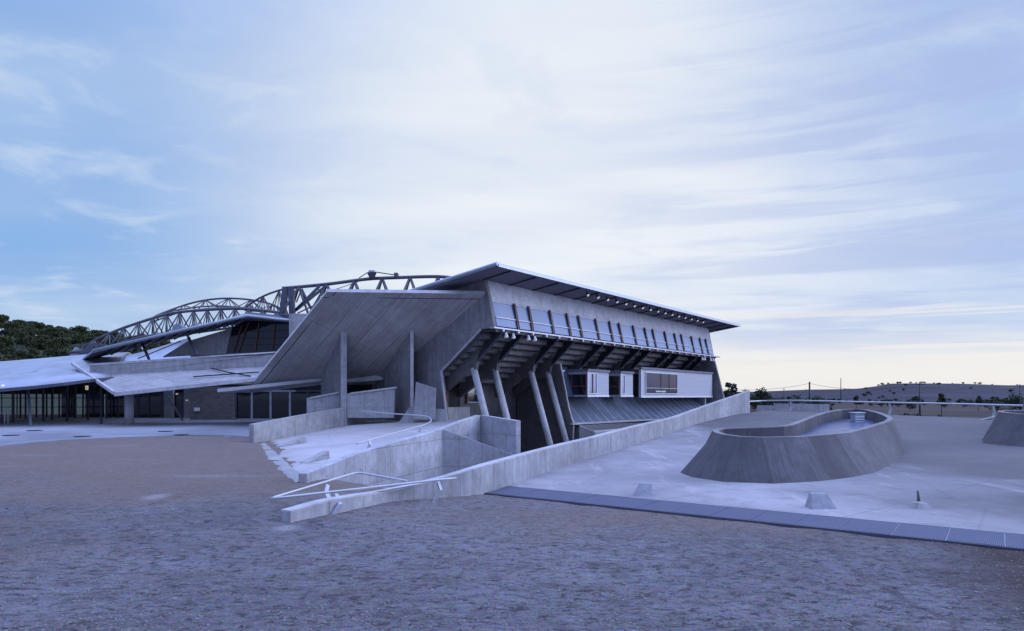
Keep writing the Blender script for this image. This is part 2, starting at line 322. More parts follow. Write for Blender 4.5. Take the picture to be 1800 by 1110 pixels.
def foliage(name, c1, c2):
    m, t, b = mat(name); p = wpos(t); oi = t.new('ShaderNodeObjectInfo')
    c = t.mix(t.ramp(t.noise(p, 1.1, 4, .6), [(.38, 0.0), (.62, 1.0)]), c1, c2)
    c = t.mix(t.math('MULTIPLY', oi.outputs['Random'], .35), c, tuple(v*.6 for v in c1))
    t.link(c, b.inputs['Base Color']); b.inputs['Roughness'].default_value = .8; return m
M['pine'] = foliage('pine_needles', (.018, .028, .008), (.075, .095, .022))
M['scrub'] = foliage('scrub_leaves', (.022, .034, .016), (.06, .08, .035))
M['bark'] = metal('rough_bark', (.09, .065, .05), .9, 0, .4)
def stone():
    m, t, b = mat('loose_stones'); n = t.new('ShaderNodeTexVoronoi', i_Scale=9.0); t.link(wpos(t), n.inputs['Vector'])
    c = t.mix(t.new('ShaderNodeSeparateColor').outputs[0], (.1, .1, .1), (.1, .1, .1))
    s = t.new('ShaderNodeSeparateColor'); t.link(n.outputs['Color'], s.inputs[0])
    c = t.ramp(s.outputs[0], [(0.0, (.09, .07, .065)), (.4, (.19, .165, .15)), (.8, (.22, .205, .195)), (1.0, (.24, .23, .23))])
    t.link(c, b.inputs['Base Color']); b.inputs['Roughness'].default_value = .9; return m
M['stone'] = stone()

# ================================================================== geometry helpers
def V(*a): return Vector(a)
def P(px, py, y): return Vector(((px-900)/FPX*y, y, EYE-(py-HZ)/FPX*y))
O = V(-1.07, 40, 0); U = V(.597, .802, 0).normalized(); NN = V(.802, -.597, 0).normalized()
def F(s, d, z): return O + U*s + NN*d + V(0, 0, z)
def plaza_z(x, y): return .03*(.58*(x+.13)+.814*(y-22.8))
def RP(px, py, dz=0.0):      # where the plaza surface lies
    k = (px-900)/FPX; m = (py-HZ)/FPX
    y = (3-dz-.03*(.0754-18.56))/(m+.03*(.58*k+.814)); return V(k*y, y, plaza_z(k*y, y)+dz)
def lin(px, A, B):           # plan point on line A-B seen in direction px
    k = (px-900)/FPX; d = B-A
    t_ = (k*A.y-A.x)/(d.x-k*d.y); return A+d*t_
class MB:
    def __init__(s): s.v = []; s.f = []; s.mi = []; s.uv = {}; s.sm = set(); s.cur = 0
    def face(s, idx, smooth=False, uv=None):
        s.f.append(list(idx)); s.mi.append(s.cur)
        if smooth: s.sm.add(len(s.f)-1)
        if uv: s.uv[len(s.f)-1] = uv
    def poly(s, pts, uv=None):
        b = len(s.v); s.v += [Vector(p) for p in pts]; s.face(range(b, b+len(pts)), uv=uv); return s
    def prism(s, pts, ext):      # polygon + extrusion vector
        ext = Vector(ext); pts = [Vector(p) for p in pts]; n = len(pts); b = len(s.v)
        s.v += pts+[p+ext for p in pts]
        nrm = Vector((0, 0, 0))
        for i in range(n): nrm += pts[i].cross(pts[(i+1) % n])
        a = list(range(b, b+n)); c = list(range(b+n, b+2*n))
        if nrm.dot(ext) > 0: s.face(a[::-1]); s.face(c)
        else: s.face(a); s.face(c[::-1])
        for i in range(n):
            j = (i+1) % n
            q = [a[i], a[j], c[j], c[i]]
            s.face(q if nrm.dot(ext) > 0 else q[::-1])
        return s
    def hexa(s, lo, hi):         # two matching rings (list of pts), capped
        n = len(lo); b = len(s.v); s.v += [Vector(p) for p in lo+hi]
        s.face(list(range(b, b+n))[::-1]); s.face(range(b+n, b+2*n))
        for i in range(n): j = (i+1) % n; s.face([b+i, b+j, b+n+j, b+n+i])
        return s
    def box(s, a, b_, x=None):   # axis box between corners, in facade frame or world
        (x0, y0, z0), (x1, y1, z1) = a, b_
        f = (lambda u, d, z: F(u, d, z)) if x == 'F' else (lambda u, d, z: V(u, d, z))
        x0, x1 = sorted((x0, x1)); y0, y1 = sorted((y0, y1)); z0, z1 = sorted((z0, z1))
        lo = [f(x0, y0, z0), f(x1, y0, z0), f(x1, y1, z0), f(x0, y1, z0)]
        if x == 'F': lo = lo[::1]
        return s.hexa(lo, [p+V(0, 0, z1-z0) for p in lo])
    def bar(s, a, b_, w_, h_, up=V(0, 0, 1)):
        a = Vector(a); b_ = Vector(b_); d = (b_-a).normalized(); r = d.cross(up)
        if r.length < 1e-3: r = d.cross(V(1, 0, 0))
        r.normalize(); u = r.cross(d)
        c = [r*w_/2+u*h_/2, -r*w_/2+u*h_/2, -r*w_/2-u*h_/2, r*w_/2-u*h_/2]
        return s.hexa([a+q for q in c], [b_+q for q in c])
    def tube(s, pts, r, n=10, cap=True, r2=None):
        pts = [Vector(p) for p in pts]; b = len(s.v); m = len(pts); prev = None
        for i, p in enumerate(pts):
            d = (pts[min(i+1, m-1)]-pts[max(i-1, 0)]).normalized()
            if prev is None:
                e = d.cross(V(0, 0, 1)); e = e if e.length > .05 else d.cross(V(1, 0, 0))
            else: e = prev-d*prev.dot(d)
            e.normalize(); g = d.cross(e); prev = e
            rr = r if r2 is None else r+(r2-r)*i/(m-1)
            for k in range(n): a = 2*math.pi*k/n; s.v.append(p+(e*math.cos(a)+g*math.sin(a))*rr)
        for i in range(m-1):
            for k in range(n): k2 = (k+1) % n; s.face([b+i*n+k, b+i*n+k2, b+(i+1)*n+k2, b+(i+1)*n+k], True)
        if cap: s.face(list(range(b, b+n))[::-1]); s.face(range(b+(m-1)*n, b+m*n))
        return s
    def build(s, name, material, parent=None, bevel=0, fix=True):
        me = bpy.data.meshes.new(name)
        off = Vector((0, 0, 0)) if parent is None else parent['_o'] if False else world_of(parent)
        if parent is None:
            xs = np.array([tuple(v) for v in s.v]); off = V(float((xs[:, 0].min()+xs[:, 0].max())/2), float((xs[:, 1].min()+xs[:, 1].max())/2), float(xs[:, 2].min()))
        me.from_pydata([tuple(v-off) for v in s.v], [], s.f)
        ms = material if isinstance(material, list) else [material]
        for q in ms: me.materials.append(q)
        if fix:
            bm = bmesh.new(); bm.from_mesh(me); bmesh.ops.recalc_face_normals(bm, faces=bm.faces); bm.to_mesh(me); bm.free()
        ul = me.uv_layers.new(name='UVMap')
        for i, p in enumerate(me.polygons):
            p.material_index = s.mi[i]; p.use_smooth = i in s.sm
            cu = s.uv.get(i); n = p.normal
            if cu is None:
                if abs(n.z) > .85: tx, ty = V(.597, .802, 0), V(-.802, .597, 0)
                else: tx = V(0, 0, 1).cross(n).normalized(); ty = n.cross(tx)
            for k, li in enumerate(p.loop_indices):
                vi = me.loops[li].vertex_index
                if cu is not None: ul.data[li].uv = cu[s.f[i].index(vi)]
                else:
                    q = me.vertices[vi].co+off; ul.data[li].uv = (q.dot(tx), q.dot(ty))
        o = bpy.data.objects.new(name, me); COL.objects.link(o)
        WP[o.name] = off
        if parent is None: o.location = off
        else: o.parent = parent
        if bevel:
            bv = o.modifiers.new('bevel', 'BEVEL'); bv.width = bevel; bv.segments = 2; bv.limit_method = 'ANGLE'; bv.angle_limit = RAD(40)
        return o
WP = {}
def world_of(o): return WP[o.name]
def tag(o, label=None, cat=None, group=None, kind=None):
    if label: o['label'] = label
    if cat: o['category'] = cat
    if group: o['group'] = group
    if kind: o['kind'] = kind
    return o
def empty(name, loc, label, cat, group=None):
    o = bpy.data.objects.new(name, None); COL.objects.link(o); o.location = loc; o.empty_display_size = .3
    WP[o.name] = Vector(loc); return tag(o, label, cat, group)
def kids(o): return [c for c in bpy.data.objects if c.parent == o]
def copy_tree(o, parent=None):
    c = o.copy(); COL.objects.link(c); c.parent = parent; WP[c.name] = WP.get(o.name, V(0, 0, 0))
    for ch in kids(o): copy_tree(ch, c)
    return c
def smooth_path(pts, n=6):     # catmull-rom
    pts = [Vector(p) for p in pts]; out = []
    for i in range(len(pts)-1):
        p0 = pts[max(i-1, 0)]; p1 = pts[i]; p2 = pts[i+1]; p3 = pts[min(i+2, len(pts)-1)]
        for k in range(n):
            t_ = k/n; out.append(.5*((2*p1)+(p2-p0)*t_+(2*p0-5*p1+4*p2-p3)*t_*t_+(3*p1-p0-3*p2+p3)*t_**3))
    out.append(pts[-1]); return out
def ease(t_): t_ = min(1, max(0, t_)); return t_*t_*(3-2*t_)

# ================================================================== key plan lines
# the long low wall: near-side base line and top heights
def G0(px, py): y = 3600/(py-HZ); return V((px-900)/FPX*y, y, 0)
wall_base = [(G0(511, 927), 898), (G0(575, 913), 880), (G0(639, 900), 869), (G0(680, 889), 863), (G0(767, 878), 843), (G0(846, 869), 820)]
wall_base += [(RP(a, b), c) for a, b, c in ((893, 855, 807), (945, 836, 793), (1000, 818, 779), (1050, 802.5, 767.5), (1100, 788, 754), (1150, 771, 742), (1185, 759, 734), (1220, 747, 721.5), (1255, 738, 709), (1290, 730, 697), (1318, 726, 687))]
def ztop(p, py): return EYE-(py-HZ)*p.y/FPX
ramp_R1 = P(532, 848, 21.46); ramp_R2 = P(458, 779, 34.7); ramp_R3 = P(800, 747, 38.4)
rn = (ramp_R2-ramp_R1).cross(ramp_R3-ramp_R1).normalized()
def RR(px, py):
    d = V((px-900)/FPX, 1, -(py-HZ)/FPX); c = V(0, 0, EYE); return c+d*((ramp_R1-c).dot(rn)/d.dot(rn))
RA = V(-6.45, 21.2, 0); RB = P(845, 730, 36); RC = P(907, 740, 34)

# ================================================================== terrain
pit = [(-6.25, 22.4), (-6.9, 24.2), (RB.x-1.7, RB.y+.2), (-4.8, 42.5), (-12, 50), (-2, 62), (24, 96), (40, 92), (34, 74), (26.5, 66)]
for p_, _ in reversed(wall_base[4:]): pit.append((p_.x-.35, p_.y+.3))
pit = np.array(pit)
def sd_poly(px, py, poly):
    d = np.full(px.shape, 1e18); inside = np.zeros(px.shape, bool); n = len(poly)
    for i in range(n):
        a = poly[i]; b = poly[(i+1) % n]; ex, ey = b-a; wx = px-a[0]; wy = py-a[1]
        t_ = np.clip((wx*ex+wy*ey)/(ex*ex+ey*ey), 0, 1)
        d = np.minimum(d, (wx-t_*ex)**2+(wy-t_*ey)**2)
        c = ((a[1] <= py) & (b[1] > py)) | ((a[1] > py) & (b[1] <= py))
        with np.errstate(divide='ignore', invalid='ignore'): xi = a[0]+(py-a[1])*ex/ey
        inside ^= c & (px < xi)
    return np.where(inside, 1, -1)*np.sqrt(d)
def sst(a, b, x): t_ = np.clip((x-a)/(b-a), 0, 1); return t_*t_*(3-2*t_)
GB = RP(893, 855)
right_sky = np.array([(900, 688), (1250, 690), (1340, 688), (1420, 685), (1500, 684), (1530, 681.5), (1560, 675), (1600, 674.5), (1700, 675), (1760, 678), (1800, 677.5), (1900, 675), (2300, 680)])
left_sky = np.array([(-1800, 610), (-600, 560), (-100, 580), (0, 586), (100, 599), (200, 611), (300, 624), (400, 650), (500, 692), (2500, 697)])
def terr(x, y):
    x = np.asarray(x, float); y = np.asarray(y, float)
    wl = sst(-1, -6, x); z = .03*np.clip(y-12, 0, 37)*wl
    # under the plaza: follow its plane a little lower
    inner = np.minimum(.58*(x+.13)+.814*(y-22.8), 1e9)
    zp = .03*inner
    side = sst(-1.5, 0.5, (x+.13)*.814-(y-22.8)*.58 + 0*x)  # right of the line running away from the grate corner
    far_in = sst(74, 62, y+.0*x+ (x-30)*.35)
    onp = sst(-2.2, 0, inner)*side
    z = z*(1-onp)+onp*(far_in*(zp-.35)+(1-far_in)*(-.6))
    far = sst(60, 110, y); z = z*(1-far*sst(-8, 10, x))+far*sst(-8, 10, x)*(-.6)
    sdp = sd_poly(x, y, pit); k = sst(0, 1.25, sdp); z = z*(1-k)+k*(-3.0)
    # hills
    yy = np.maximum(y, 1); px = 900+1200*x/yy
    r = np.interp(px, right_sky[:, 0], right_sky[:, 1])
    z = z+sst(330, 1150, y)*((697-r)/1200*1150+3)*(px > 520)*sst(520, 800, px)
    l = np.interp(px, left_sky[:, 0], left_sky[:, 1])
    z = z+sst(140, 390, y)*((697-l)/1200*390+2)*sst(560, 440, px)
    return z
def tz(x, y): return float(terr(np.array([x]), np.array([y]))[0])
def axis(lo, hi, fine_lo, fine_hi, step, grow):
    a = list(np.arange(fine_lo, fine_hi+1e-6, step)); s_ = step; v = a[-1]
    while v < hi: s_ *= grow; v += s_; a.append(v)
    s_ = step; v = a[0]; b = []
    while v > lo: s_ *= grow; v -= s_; b.append(v)
    return np.array(b[::-1]+a)
xs = axis(-3500, 3500, -22, 24, .25, 1.055); ys = axis(-400, 4500, 5, 50, .25, 1.045)
gx, gy = np.meshgrid(xs, ys); gz = terr(gx, gy)
# small real unevenness of the loose gravel near the camera
bump = np.zeros_like(gz)
near_m = (gy > 5) & (gy < 60) & (abs(gx) < 24)
for (i, j) in zip(*np.nonzero(near_m)):
    x_, y_ = gx[i, j], gy[i, j]
    bump[i, j] = mnoise.noise((x_*1.1, y_*1.6, 0))*.028+mnoise.noise((x_*.3, y_*.3, 4))*.03
gz = gz+np.where(terr(gx, gy) > -1, bump*sst(60, 30, gy), 0)
ex_ = [-75, -45, -24.15, -24.0, -23.4, -21.5, -18.1, -15.8, -13.7]; ey_ = [21, 28, 32.2, 33.9, 35.1, 36.8, 38.2, 38.0, 36.6]
under = (gx < -13.5) & (gy > np.interp(gx, ex_, ey_)+.9) & (gy < 63)
gz = np.where(under, terr(gx, gy)-.12, gz)
ny, nx = gz.shape
verts = np.stack([gx, gy, gz], -1).reshape(-1, 3)
idx = np.arange(ny*nx).reshape(ny, nx)
quads = np.stack([idx[:-1, :-1], idx[:-1, 1:], idx[1:, 1:], idx[1:, :-1]], -1).reshape(-1, 4)
def fast_mesh(name, verts, faces, material, smooth=True):
    me = bpy.data.meshes.new(name); k = faces.shape[1]
    me.vertices.add(len(verts)); me.vertices.foreach_set('co', verts.astype(np.float32).ravel())
    me.loops.add(faces.size); me.loops.foreach_set('vertex_index', faces.astype(np.int32).ravel())
    me.polygons.add(len(faces)); me.polygons.foreach_set('loop_start', np.arange(0, faces.size, k, dtype=np.int32))
    me.polygons.foreach_set('use_smooth', np.full(len(faces), smooth))
    me.update(calc_edges=True); me.validate()
    for m_ in (material if isinstance(material, list) else [material]): me.materials.append(m_)
    o = bpy.data.objects.new(name, me); COL.objects.link(o); return o
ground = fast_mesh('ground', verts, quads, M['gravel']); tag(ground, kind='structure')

# loose stones on the gravel near the camera
ico = bmesh.new(); bmesh.ops.create_icosphere(ico, subdivisions=1, radius=1)
iv = np.array([v.co[:] for v in ico.verts]); iff = np.array([[v.index for v in f.verts] for f in ico.faces]); ico.free()
ns = 52000
yy = 8.2+(rng.random(ns)**1.7)*17; xx = (rng.random(ns)*2-1)*.80*yy
dline = .58*(xx+.87)+.814*(yy-21.05); keep = (dline < -.05) | (xx < -1.2)
wx = np.interp(yy, [16, 21, 23], [-5.9, -1.2, -.2]); keep &= ~((abs(xx-wx) < .9) & (yy > 15.5)); keep &= ~((xx > wx-.4) & (yy > 20.5) & (dline > -.05)); keep &= ~((xx > -6.9+(yy-21)*.1) & (yy > 20.8) & (xx < 3))
xx, yy = xx[keep], yy[keep]; n_ = len(xx); sz = .006+.016*rng.random(n_)**4+(rng.random(n_) > .994)*.016
ang = rng.random(n_)*6.28; sc3 = np.stack([sz*(.8+.8*rng.random(n_)), sz*(.7+.5*rng.random(n_)), sz*(.4+.4*rng.random(n_))], -1)
p3 = iv[None]*sc3[:, None]*(1+.25*(rng.random((n_, len(iv), 1))-.5)); ca, sa = np.cos(ang)[:, None], np.sin(ang)[:, None]
q3 = np.stack([p3[..., 0]*ca-p3[..., 1]*sa, p3[..., 0]*sa+p3[..., 1]*ca, p3[..., 2]], -1)
zz_ = terr(xx, yy)+np.array([mnoise.noise((a*1.1, b*1.6, 0))*.028+mnoise.noise((a*.3, b*.3, 4))*.03 for a, b in zip(xx, yy)])
q3 += np.stack([xx, yy, zz_+.002], -1)[:, None]
fcs = (iff[None]+(np.arange(n_)*len(iv))[:, None, None]).reshape(-1, 3)
st = fast_mesh('loose_gravel', q3.reshape(-1, 3), fcs, M['stone'], False); tag(st, 'loose stones scattered over the brown gravel in the foreground', 'gravel', kind='stuff')

# ------------------------------------------------------------------ plaza on the right
gd = V(11.23, -8.0, 0).normalized(); gn = V(.58, .814, 0)
gl0 = RP(893, 855)
def pz(x, y, dz=0): return V(x, y, plaza_z(x, y)+dz)
m = MB(); e_left = [p for p, _ in wall_base[6:]]
far_l = RP(1345, 722); far_r = RP(1800, 738)
ring = [pz(p.x-.12, p.y+.1) for p in e_left]+[far_l, far_r, pz(far_r.x+30, far_r.y-20)]
pe = gl0+gd*40; ring.append(pz(pe.x, pe.y)); ring[0] = V(gl0.x, gl0.y, 0)
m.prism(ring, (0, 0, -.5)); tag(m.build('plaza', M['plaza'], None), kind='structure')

# steel grating strip, one panel after another
gr = empty('drain_grating', gl0-gn*.9, 'long blue grey steel grating strip between the gravel and the concrete plaza', 'grating')
fr = MB(); a0 = gl0-gn*1.78+gd*(-.1)
fr.bar(a0+V(0, 0, -.035), a0+gd*26+V(0, 0, -.035), .05, .10); fr.bar(gl0-gn*.05-gd*.3+V(0, 0, -.035), gl0-gn*.05+gd*26+V(0, 0, -.035), .05, .10); fr.build('frame', M['steel'], gr)
mt_ = MB(); mt_.prism([gl0-gd*.3-gn*.08, gl0-gd*.6-gn*1.75, gl0+gd*26-gn*1.75, gl0+gd*26-gn*.08], (0, 0, -.06))
for v_ in mt_.v: v_.z -= -.006
mt_.build('channel', M['steel_light'], gr)
for i in range(26):
    q0 = gl0+gd*(i*1.0-.55); q1 = q0+gd*.985; zt = .016+.003*(i % 2)
    lo = [q0-gn*1.73, q1-gn*1.73, q1-gn*.10, q0-gn*.10]
    pm = MB(); pm.prism([V(p.x, p.y, .008) for p in lo], (0, 0, zt-.008)); pm.build('grate_panel', M['grating'], gr, .004)

# walkway on the left (pale smooth paving following the rise of the ground)
def walk_edge(px, py): y = 3.36/((py-HZ)/FPX+.03); return ((px-900)/FPX*y, y)
edge = [(-75, 21), (-45, 28)]+[walk_edge(a, b) for a, b in ((0, 786), (50, 780), (100, 776), (200, 770.5), (330, 766.5), (400, 767), (452, 771))]
edge = [(a[0]+(b[0]-a[0])*k/4, a[1]+(b[1]-a[1])*k/4) for a, b in zip(edge[:-1], edge[1:]) for k in range(4)]+[edge[-1]]
m = MB(); rows = []
for (a, b) in edge:
    r_ = []
    for k in range(9):
        y_ = (b, b+.25*(49-b), b+.5*(49-b), b+.75*(49-b), 49, 52, 56, 60, 64)[k]; t_ = 0; x_ = a*(1+.0*t_); r_.append(V(x_, y_, .03*min(37, max(0, y_-12))+.04))
    rows.append(r_)
for r_ in rows: m.v += r_
for i in range(len(rows)-1):
    for k in range(8): m.face([i*9+k, (i+1)*9+k, (i+1)*9+k+1, i*9+k+1], True)
b0 = len(m.v)
for r_ in rows: m.v.append(r_[0]+V(0, 0, -.3))
for i in range(len(rows)-1): m.face([i*9, b0+i, b0+i+1, (i+1)*9])
tag(m.build('walkway', M['walk'], None, fix=False), kind='structure')
# paving beneath the building on the left, further right side
m = MB(); m.prism([V(-15.9, 37.6, .78), V(-6, 42, .80), V(-5, 50, 1.14), V(-3, 66, 1.14), V(-18, 66, 1.14), V(-20, 50, 1.13)], (0, 0, -.5)); tag(m.build('pavement', M['walk'], None), kind='structure')
# manhole covers set in the walkway
mh = [((20, 767), 'farthest left'), ((61, 758.5), ''), ((145, 769), ''), ((291, 760), ''), ((319, 766), '')]
mlab = ['dark oval manhole cover nearest the left edge of the picture', 'small dark manhole cover behind the leftmost one, near the shaded hall', 'dark manhole cover close to the gravel edge, left of the round column', 'dark manhole cover on pale paving right of the round column', 'faint brown manhole cover nearest the ramp wall on the pale paving']
for k, ((a, b), _) in enumerate(mh):
    x_, y_ = walk_edge(a, b); z_ = .03*min(37, y_-12)+.043; r_ = .42 if k != 4 else .38
    m = MB(); ringp = [V(x_+r_*math.cos(t*math.pi/12), y_+r_*math.sin(t*math.pi/12), z_) for t in range(24)]
    m.prism(ringp, (0, 0, .02)); hh = [V(x_+r_*.8*math.cos(t*math.pi/12), y_+r_*.8*math.sin(t*math.pi/12), z_+.02) for t in range(24)]
    m.prism(hh, (0, 0, .006)); tag(m.build('manhole_cover', M['steel_dark'], None), mlab[k], 'manhole cover', 'manhole covers in the walkway')

# ================================================================== the long low wall
lw = empty('boundary_wall', wall_base[0][0], 'long curving stained concrete wall dividing the gravel and plaza from the sunken court', 'wall')
pts = [p for p, _ in wall_base]; n = len(pts); th = .30
tn = []
for i in range(n):
    d = (pts[min(i+1, n-1)]-pts[max(i-1, 0)]); d.z = 0; d.normalize(); tn.append(V(-d.y, d.x, 0))
tops = [ztop(p, c) for p, c in wall_base]
def densify(arr): 
    out = smooth_path([V(*a) for a in arr], 3); return out
f_top = densify([(p.x, p.y, z) for p, z in zip(pts, tops)])
nrm = []
for i in range(len(f_top)):
    d = f_top[min(i+1, len(f_top)-1)]-f_top[max(i-1, 0)]; d.z = 0; d.normalize(); nrm.append(V(-d.y, d.x, 0))
m = MB(); cap = MB(); L_ = 0
for i, p in enumerate(f_top):
    q = p+nrm[i]*th
    m.v += [V(p.x, p.y, -3.3), V(p.x, p.y, p.z-.05), V(q.x, q.y, p.z-.05), V(q.x, q.y, -3.3)]
    e1 = p-nrm[i]*.006; e2 = q+nrm[i]*.006
    cap.v += [V(e1.x, e1.y, p.z-.048), V(e1.x, e1.y, p.z), V(e2.x, e2.y, p.z), V(e2.x, e2.y, p.z-.048)]
us = [0]
for i in range(1, len(f_top)): us.append(us[-1]+(V(*f_top[i][:2], 0)-V(*f_top[i-1][:2], 0)).length)
for i in range(len(f_top)-1):
    a = i*4; b = a+4
    for k in range(4):
        k2 = (k+1) % 4; q = [a+k, a+k2, b+k2, b+k]
        if k in (0, 2): uvq = [(us[i] if v_ < b else us[i+1], m.v[v_].z) for v_ in q]
        else: uvq = [(us[i] if v_ < b else us[i+1], (v_ % 4)*.3) for v_ in q]
        m.face(q, uv=uvq); cap.face(q, uv=[(us[i] if v_ < b else us[i+1], (v_ % 4)*.3) for v_ in q])
e = (len(f_top)-1)*4
for mm in (m, cap): mm.face([0, 1, 2, 3]); mm.face([e+3, e+2, e+1, e])
m.build('wall', M['conc_wall'], lw); cap.build('coping', M['conc_cap'], lw)

# ================================================================== approach ramp
rp = empty('approach_ramp', ramp_R1, 'pale concrete ramp climbing between two grey parapets toward the hall', 'ramp')
surf = [ramp_R1+V(-.05, -.1, 0), ramp_R2, RR(668, 736), RR(700, 733.5), RR(740, 734.5), RR(780, 737), RR(838, 741)]
m = MB(); m.prism(surf, (0, 0, -1.6)); m.build('deck', M['ramp'], rp)
# right parapet with its crest and falling end
def on(px, A=RA, B=RB): return lin(px, A, B)
tp = [(540, 833), (632, 797), (700, 776), (740, 766), (778, 754), (812, 741), (845, 730)]
line = [V(on(a).x, on(a).y, EYE-(b-HZ)*on(a).y/FPX) for a, b in tp]
dn = (RB-RA); dn.z = 0; dn.normalize(); inn = V(-dn.y, dn.x, 0)
m = MB(); m.prism([V(line[0].x, line[0].y, -3.2)]+line+[V(line[-1].x, line[-1].y, -3.2)], inn*.32)
m.build('parapet', M['conc_form'], rp, .012)
e1 = RC; d2 = (e1-RB); d2.z = 0; d2.normalize(); n2 = V(-d2.y, d2.x, 0)
m = MB(); m.prism([V(RB.x, RB.y, -3.2), V(RB.x, RB.y, RB.z-.003), e1, V(e1.x, e1.y, -3.2)], n2*.32); m.build('parapet', M['conc_form'], rp, .012)
A2 = line[4]-inn*.003; B2 = P(906, 801, 31.5); dq = B2-A2; dq.z = 0; dq.normalize(); nq = V(-dq.y, dq.x, 0)
m = MB(); A3 = A2-dq*.05-nq*.012; B2 = B2-nq*.012; m.prism([V(A3.x, A3.y, -3.2), A3, B2, V(B2.x, B2.y, -3.2)], nq*.14); m.build('stair_wall', M['conc_form'], rp)
# left parapet
LA = P(446, 777, 34.2); LB = RR(668, 736)
tl = [(446, 746), (520, 732), (611, 716), (640, 724.5), (668, 735)]
dl = (LB-LA); dl.z = 0; dl.normalize(); nl = V(-dl.y, dl.x, 0)
ll = [V(lin(a, LA, LB).x, lin(a, LA, LB).y, EYE-(b-HZ)*lin(a, LA, LB).y/FPX) for a, b in tl]
m = MB(); m.prism([V(ll[0].x, ll[0].y, -.5)]+ll+[V(ll[-1].x, ll[-1].y, -.5)], nl*.28); m.build('parapet', M['conc'], rp, .012)
# rough threshold strip at the foot of the ramp, broken edge
m = MB(); a = ramp_R1; b = ramp_R2; dd = (b-a); L2 = dd.length; dd = dd/L2; ln = V(-dd.y, dd.x, 0)
if ln.x > 0: ln = -ln
prev = None
for k in range(27):
    t_ = k/26*L2; q = a+dd*t_; wv = .10+.10*abs(mnoise.noise((t_*1.7, 3, 0)))+.45*(1-abs(t_/L2-.45)*1.6)*.6
    hz = .05+.05*mnoise.noise((t_*2.3, 7, 1))
    r_ = [q+V(0, 0, -.3)+ln*wv*1.6, q+V(0, 0, -.05)+ln*wv*1.5, q+V(0, 0, hz*.6)+ln*wv*.7, q+V(0, 0, hz)-ln*.15, q+V(0, 0, -.3)-ln*.15]
    b0 = len(m.v); m.v += r_
    if prev is not None:
        for j in range(4): m.face([prev+j, prev+j+1, b0+j+1, b0+j])
    prev = b0
m.build('threshold', M['conc_light'], rp)
def wedge(name, p, d, length, wid, h, label, group, material=None, z0=None):
    d = Vector(d).normalized(); r = V(-d.y, d.x, 0); z = p.z if z0 is None else z0
    c = lambda u, v_, zz: V(p.x, p.y, z+zz)+d*u+r*v_
    lo = [c(0, -wid/2, -.12), c(length, -wid/2*.8, -.12), c(length, wid/2*.8, -.12), c(0, wid/2, -.12)]
    hi = [c(0.02, -wid/2*.95, .03), c(length-.05, -wid/2*.62, h), c(length-.05, wid/2*.62, h), c(0.02, wid/2*.95, .03)]
    m = MB(); m.hexa(lo, hi); return tag(m.build(name, material or M['conc'], None, .008), label, 'wedge block', group)
gw = 'small concrete wedges on the paving'
wedge('wedge_block', RR(492, 786), (.6, 1, 0), 1.5, .55, .42, 'small pale concrete wedge on the ramp nearer its left parapet', gw)
wedge('wedge_block', RR(533, 815), (.55, 1, 0), 1.25, .5, .40, 'small pale concrete wedge on the ramp nearest its right parapet', gw)
def frustum(p, wb, wt, h, shift, label):
    m = MB(); m.hexa([p+V(a*wb/2, b*.24, -.05) for a, b in ((-1, -1), (1, -1), (1, 1), (-1, 1))], [p+V(shift+a*wt/2, .12+b*.08, h) for a, b in ((-1, -1), (1, -1), (1, 1), (-1, 1))])
    tag(m.build('wedge_block', M['conc_frust'], None, .02), label, 'wedge block', gw)
M['conc_frust'] = metal('worn_cement_render', (.36, .37, .40), .9, 0, .35, .4, 6)
frustum(RP(1131, 871), .60, .34, .36, .10, 'pale tapered concrete block behind the grating, left of the other ones on the plaza')
frustum(RP(1443, 893), .70, .44, .38, -.02, 'widest pale tapered block just behind the grating, in front of the skylight end')
# small broken fitting on the plaza with an upright dark flap
fx = RP(1619, 893); ft = empty('floor_fitting', fx, 'small pale floor fitting with a dark upright flap on the plaza, near the right edge', 'floor fitting')
m = MB(); m.hexa([fx+V(a*.16*1.2, b*.2, -.02) for a, b in ((-1, -1), (1, -1), (1, 1), (-1, 1))], [fx+V(a*.12, b*.13+.05, .14) for a, b in ((-1, -1), (1, -1), (1, 1), (-1, 1))]); m.build('base', M['conc'], ft, .02)
m = MB(); m.prism([fx+V(-.02, .14, .12), fx+V(.10, .18, .1), fx+V(.06, .2, .40), fx+V(.0, .17, .44)], (.01, .03, 0)); m.build('flap', M['steel_dark'], ft)

# ================================================================== handrails
def rail_bracket(mb, foot, knee, head, r=.028):
    mb.bar(foot, knee, .05, .13, up=V(.6, .8, 0)); mb.bar(knee, head, .045, .10, up=V(.6, .8, 0)); 
h1 = empty('handrail', G0(580, 912), 'white tube handrail forking over the near end of the low wall', 'handrail')
tip = P(476, 877, 16.9)
r2p = [tip, P(802, 840.5, 19.4)]
m = MB(); m.tube(smooth_path(r2p, 8), .031, 12); m.build('rail', M['rail'], h1)
ca_, cb_, cc_ = tip+V(.03, .02, .02), P(628, 830.5, 19.6), P(716, 846, 19.2)
r1p = [ca_, ca_.lerp(cb_, .5), ca_.lerp(cb_, .90), ca_.lerp(cb_, .96)*.75+cc_.lerp(cb_, .93)*.25, ca_.lerp(cb_, .96)*.25+cc_.lerp(cb_, .93)*.75, cc_.lerp(cb_, .86), cc_.lerp(cb_, .5), cc_]
m = MB(); m.tube(smooth_path(r1p, 8), .029, 12); m.build('rail', M['rail'], h1)
m = MB(); m.tube(smooth_path([P(612, 873, 17.9), P(742, 850, 19.4)], 6), .03, 10); m.build('rail', M['rail'], h1)
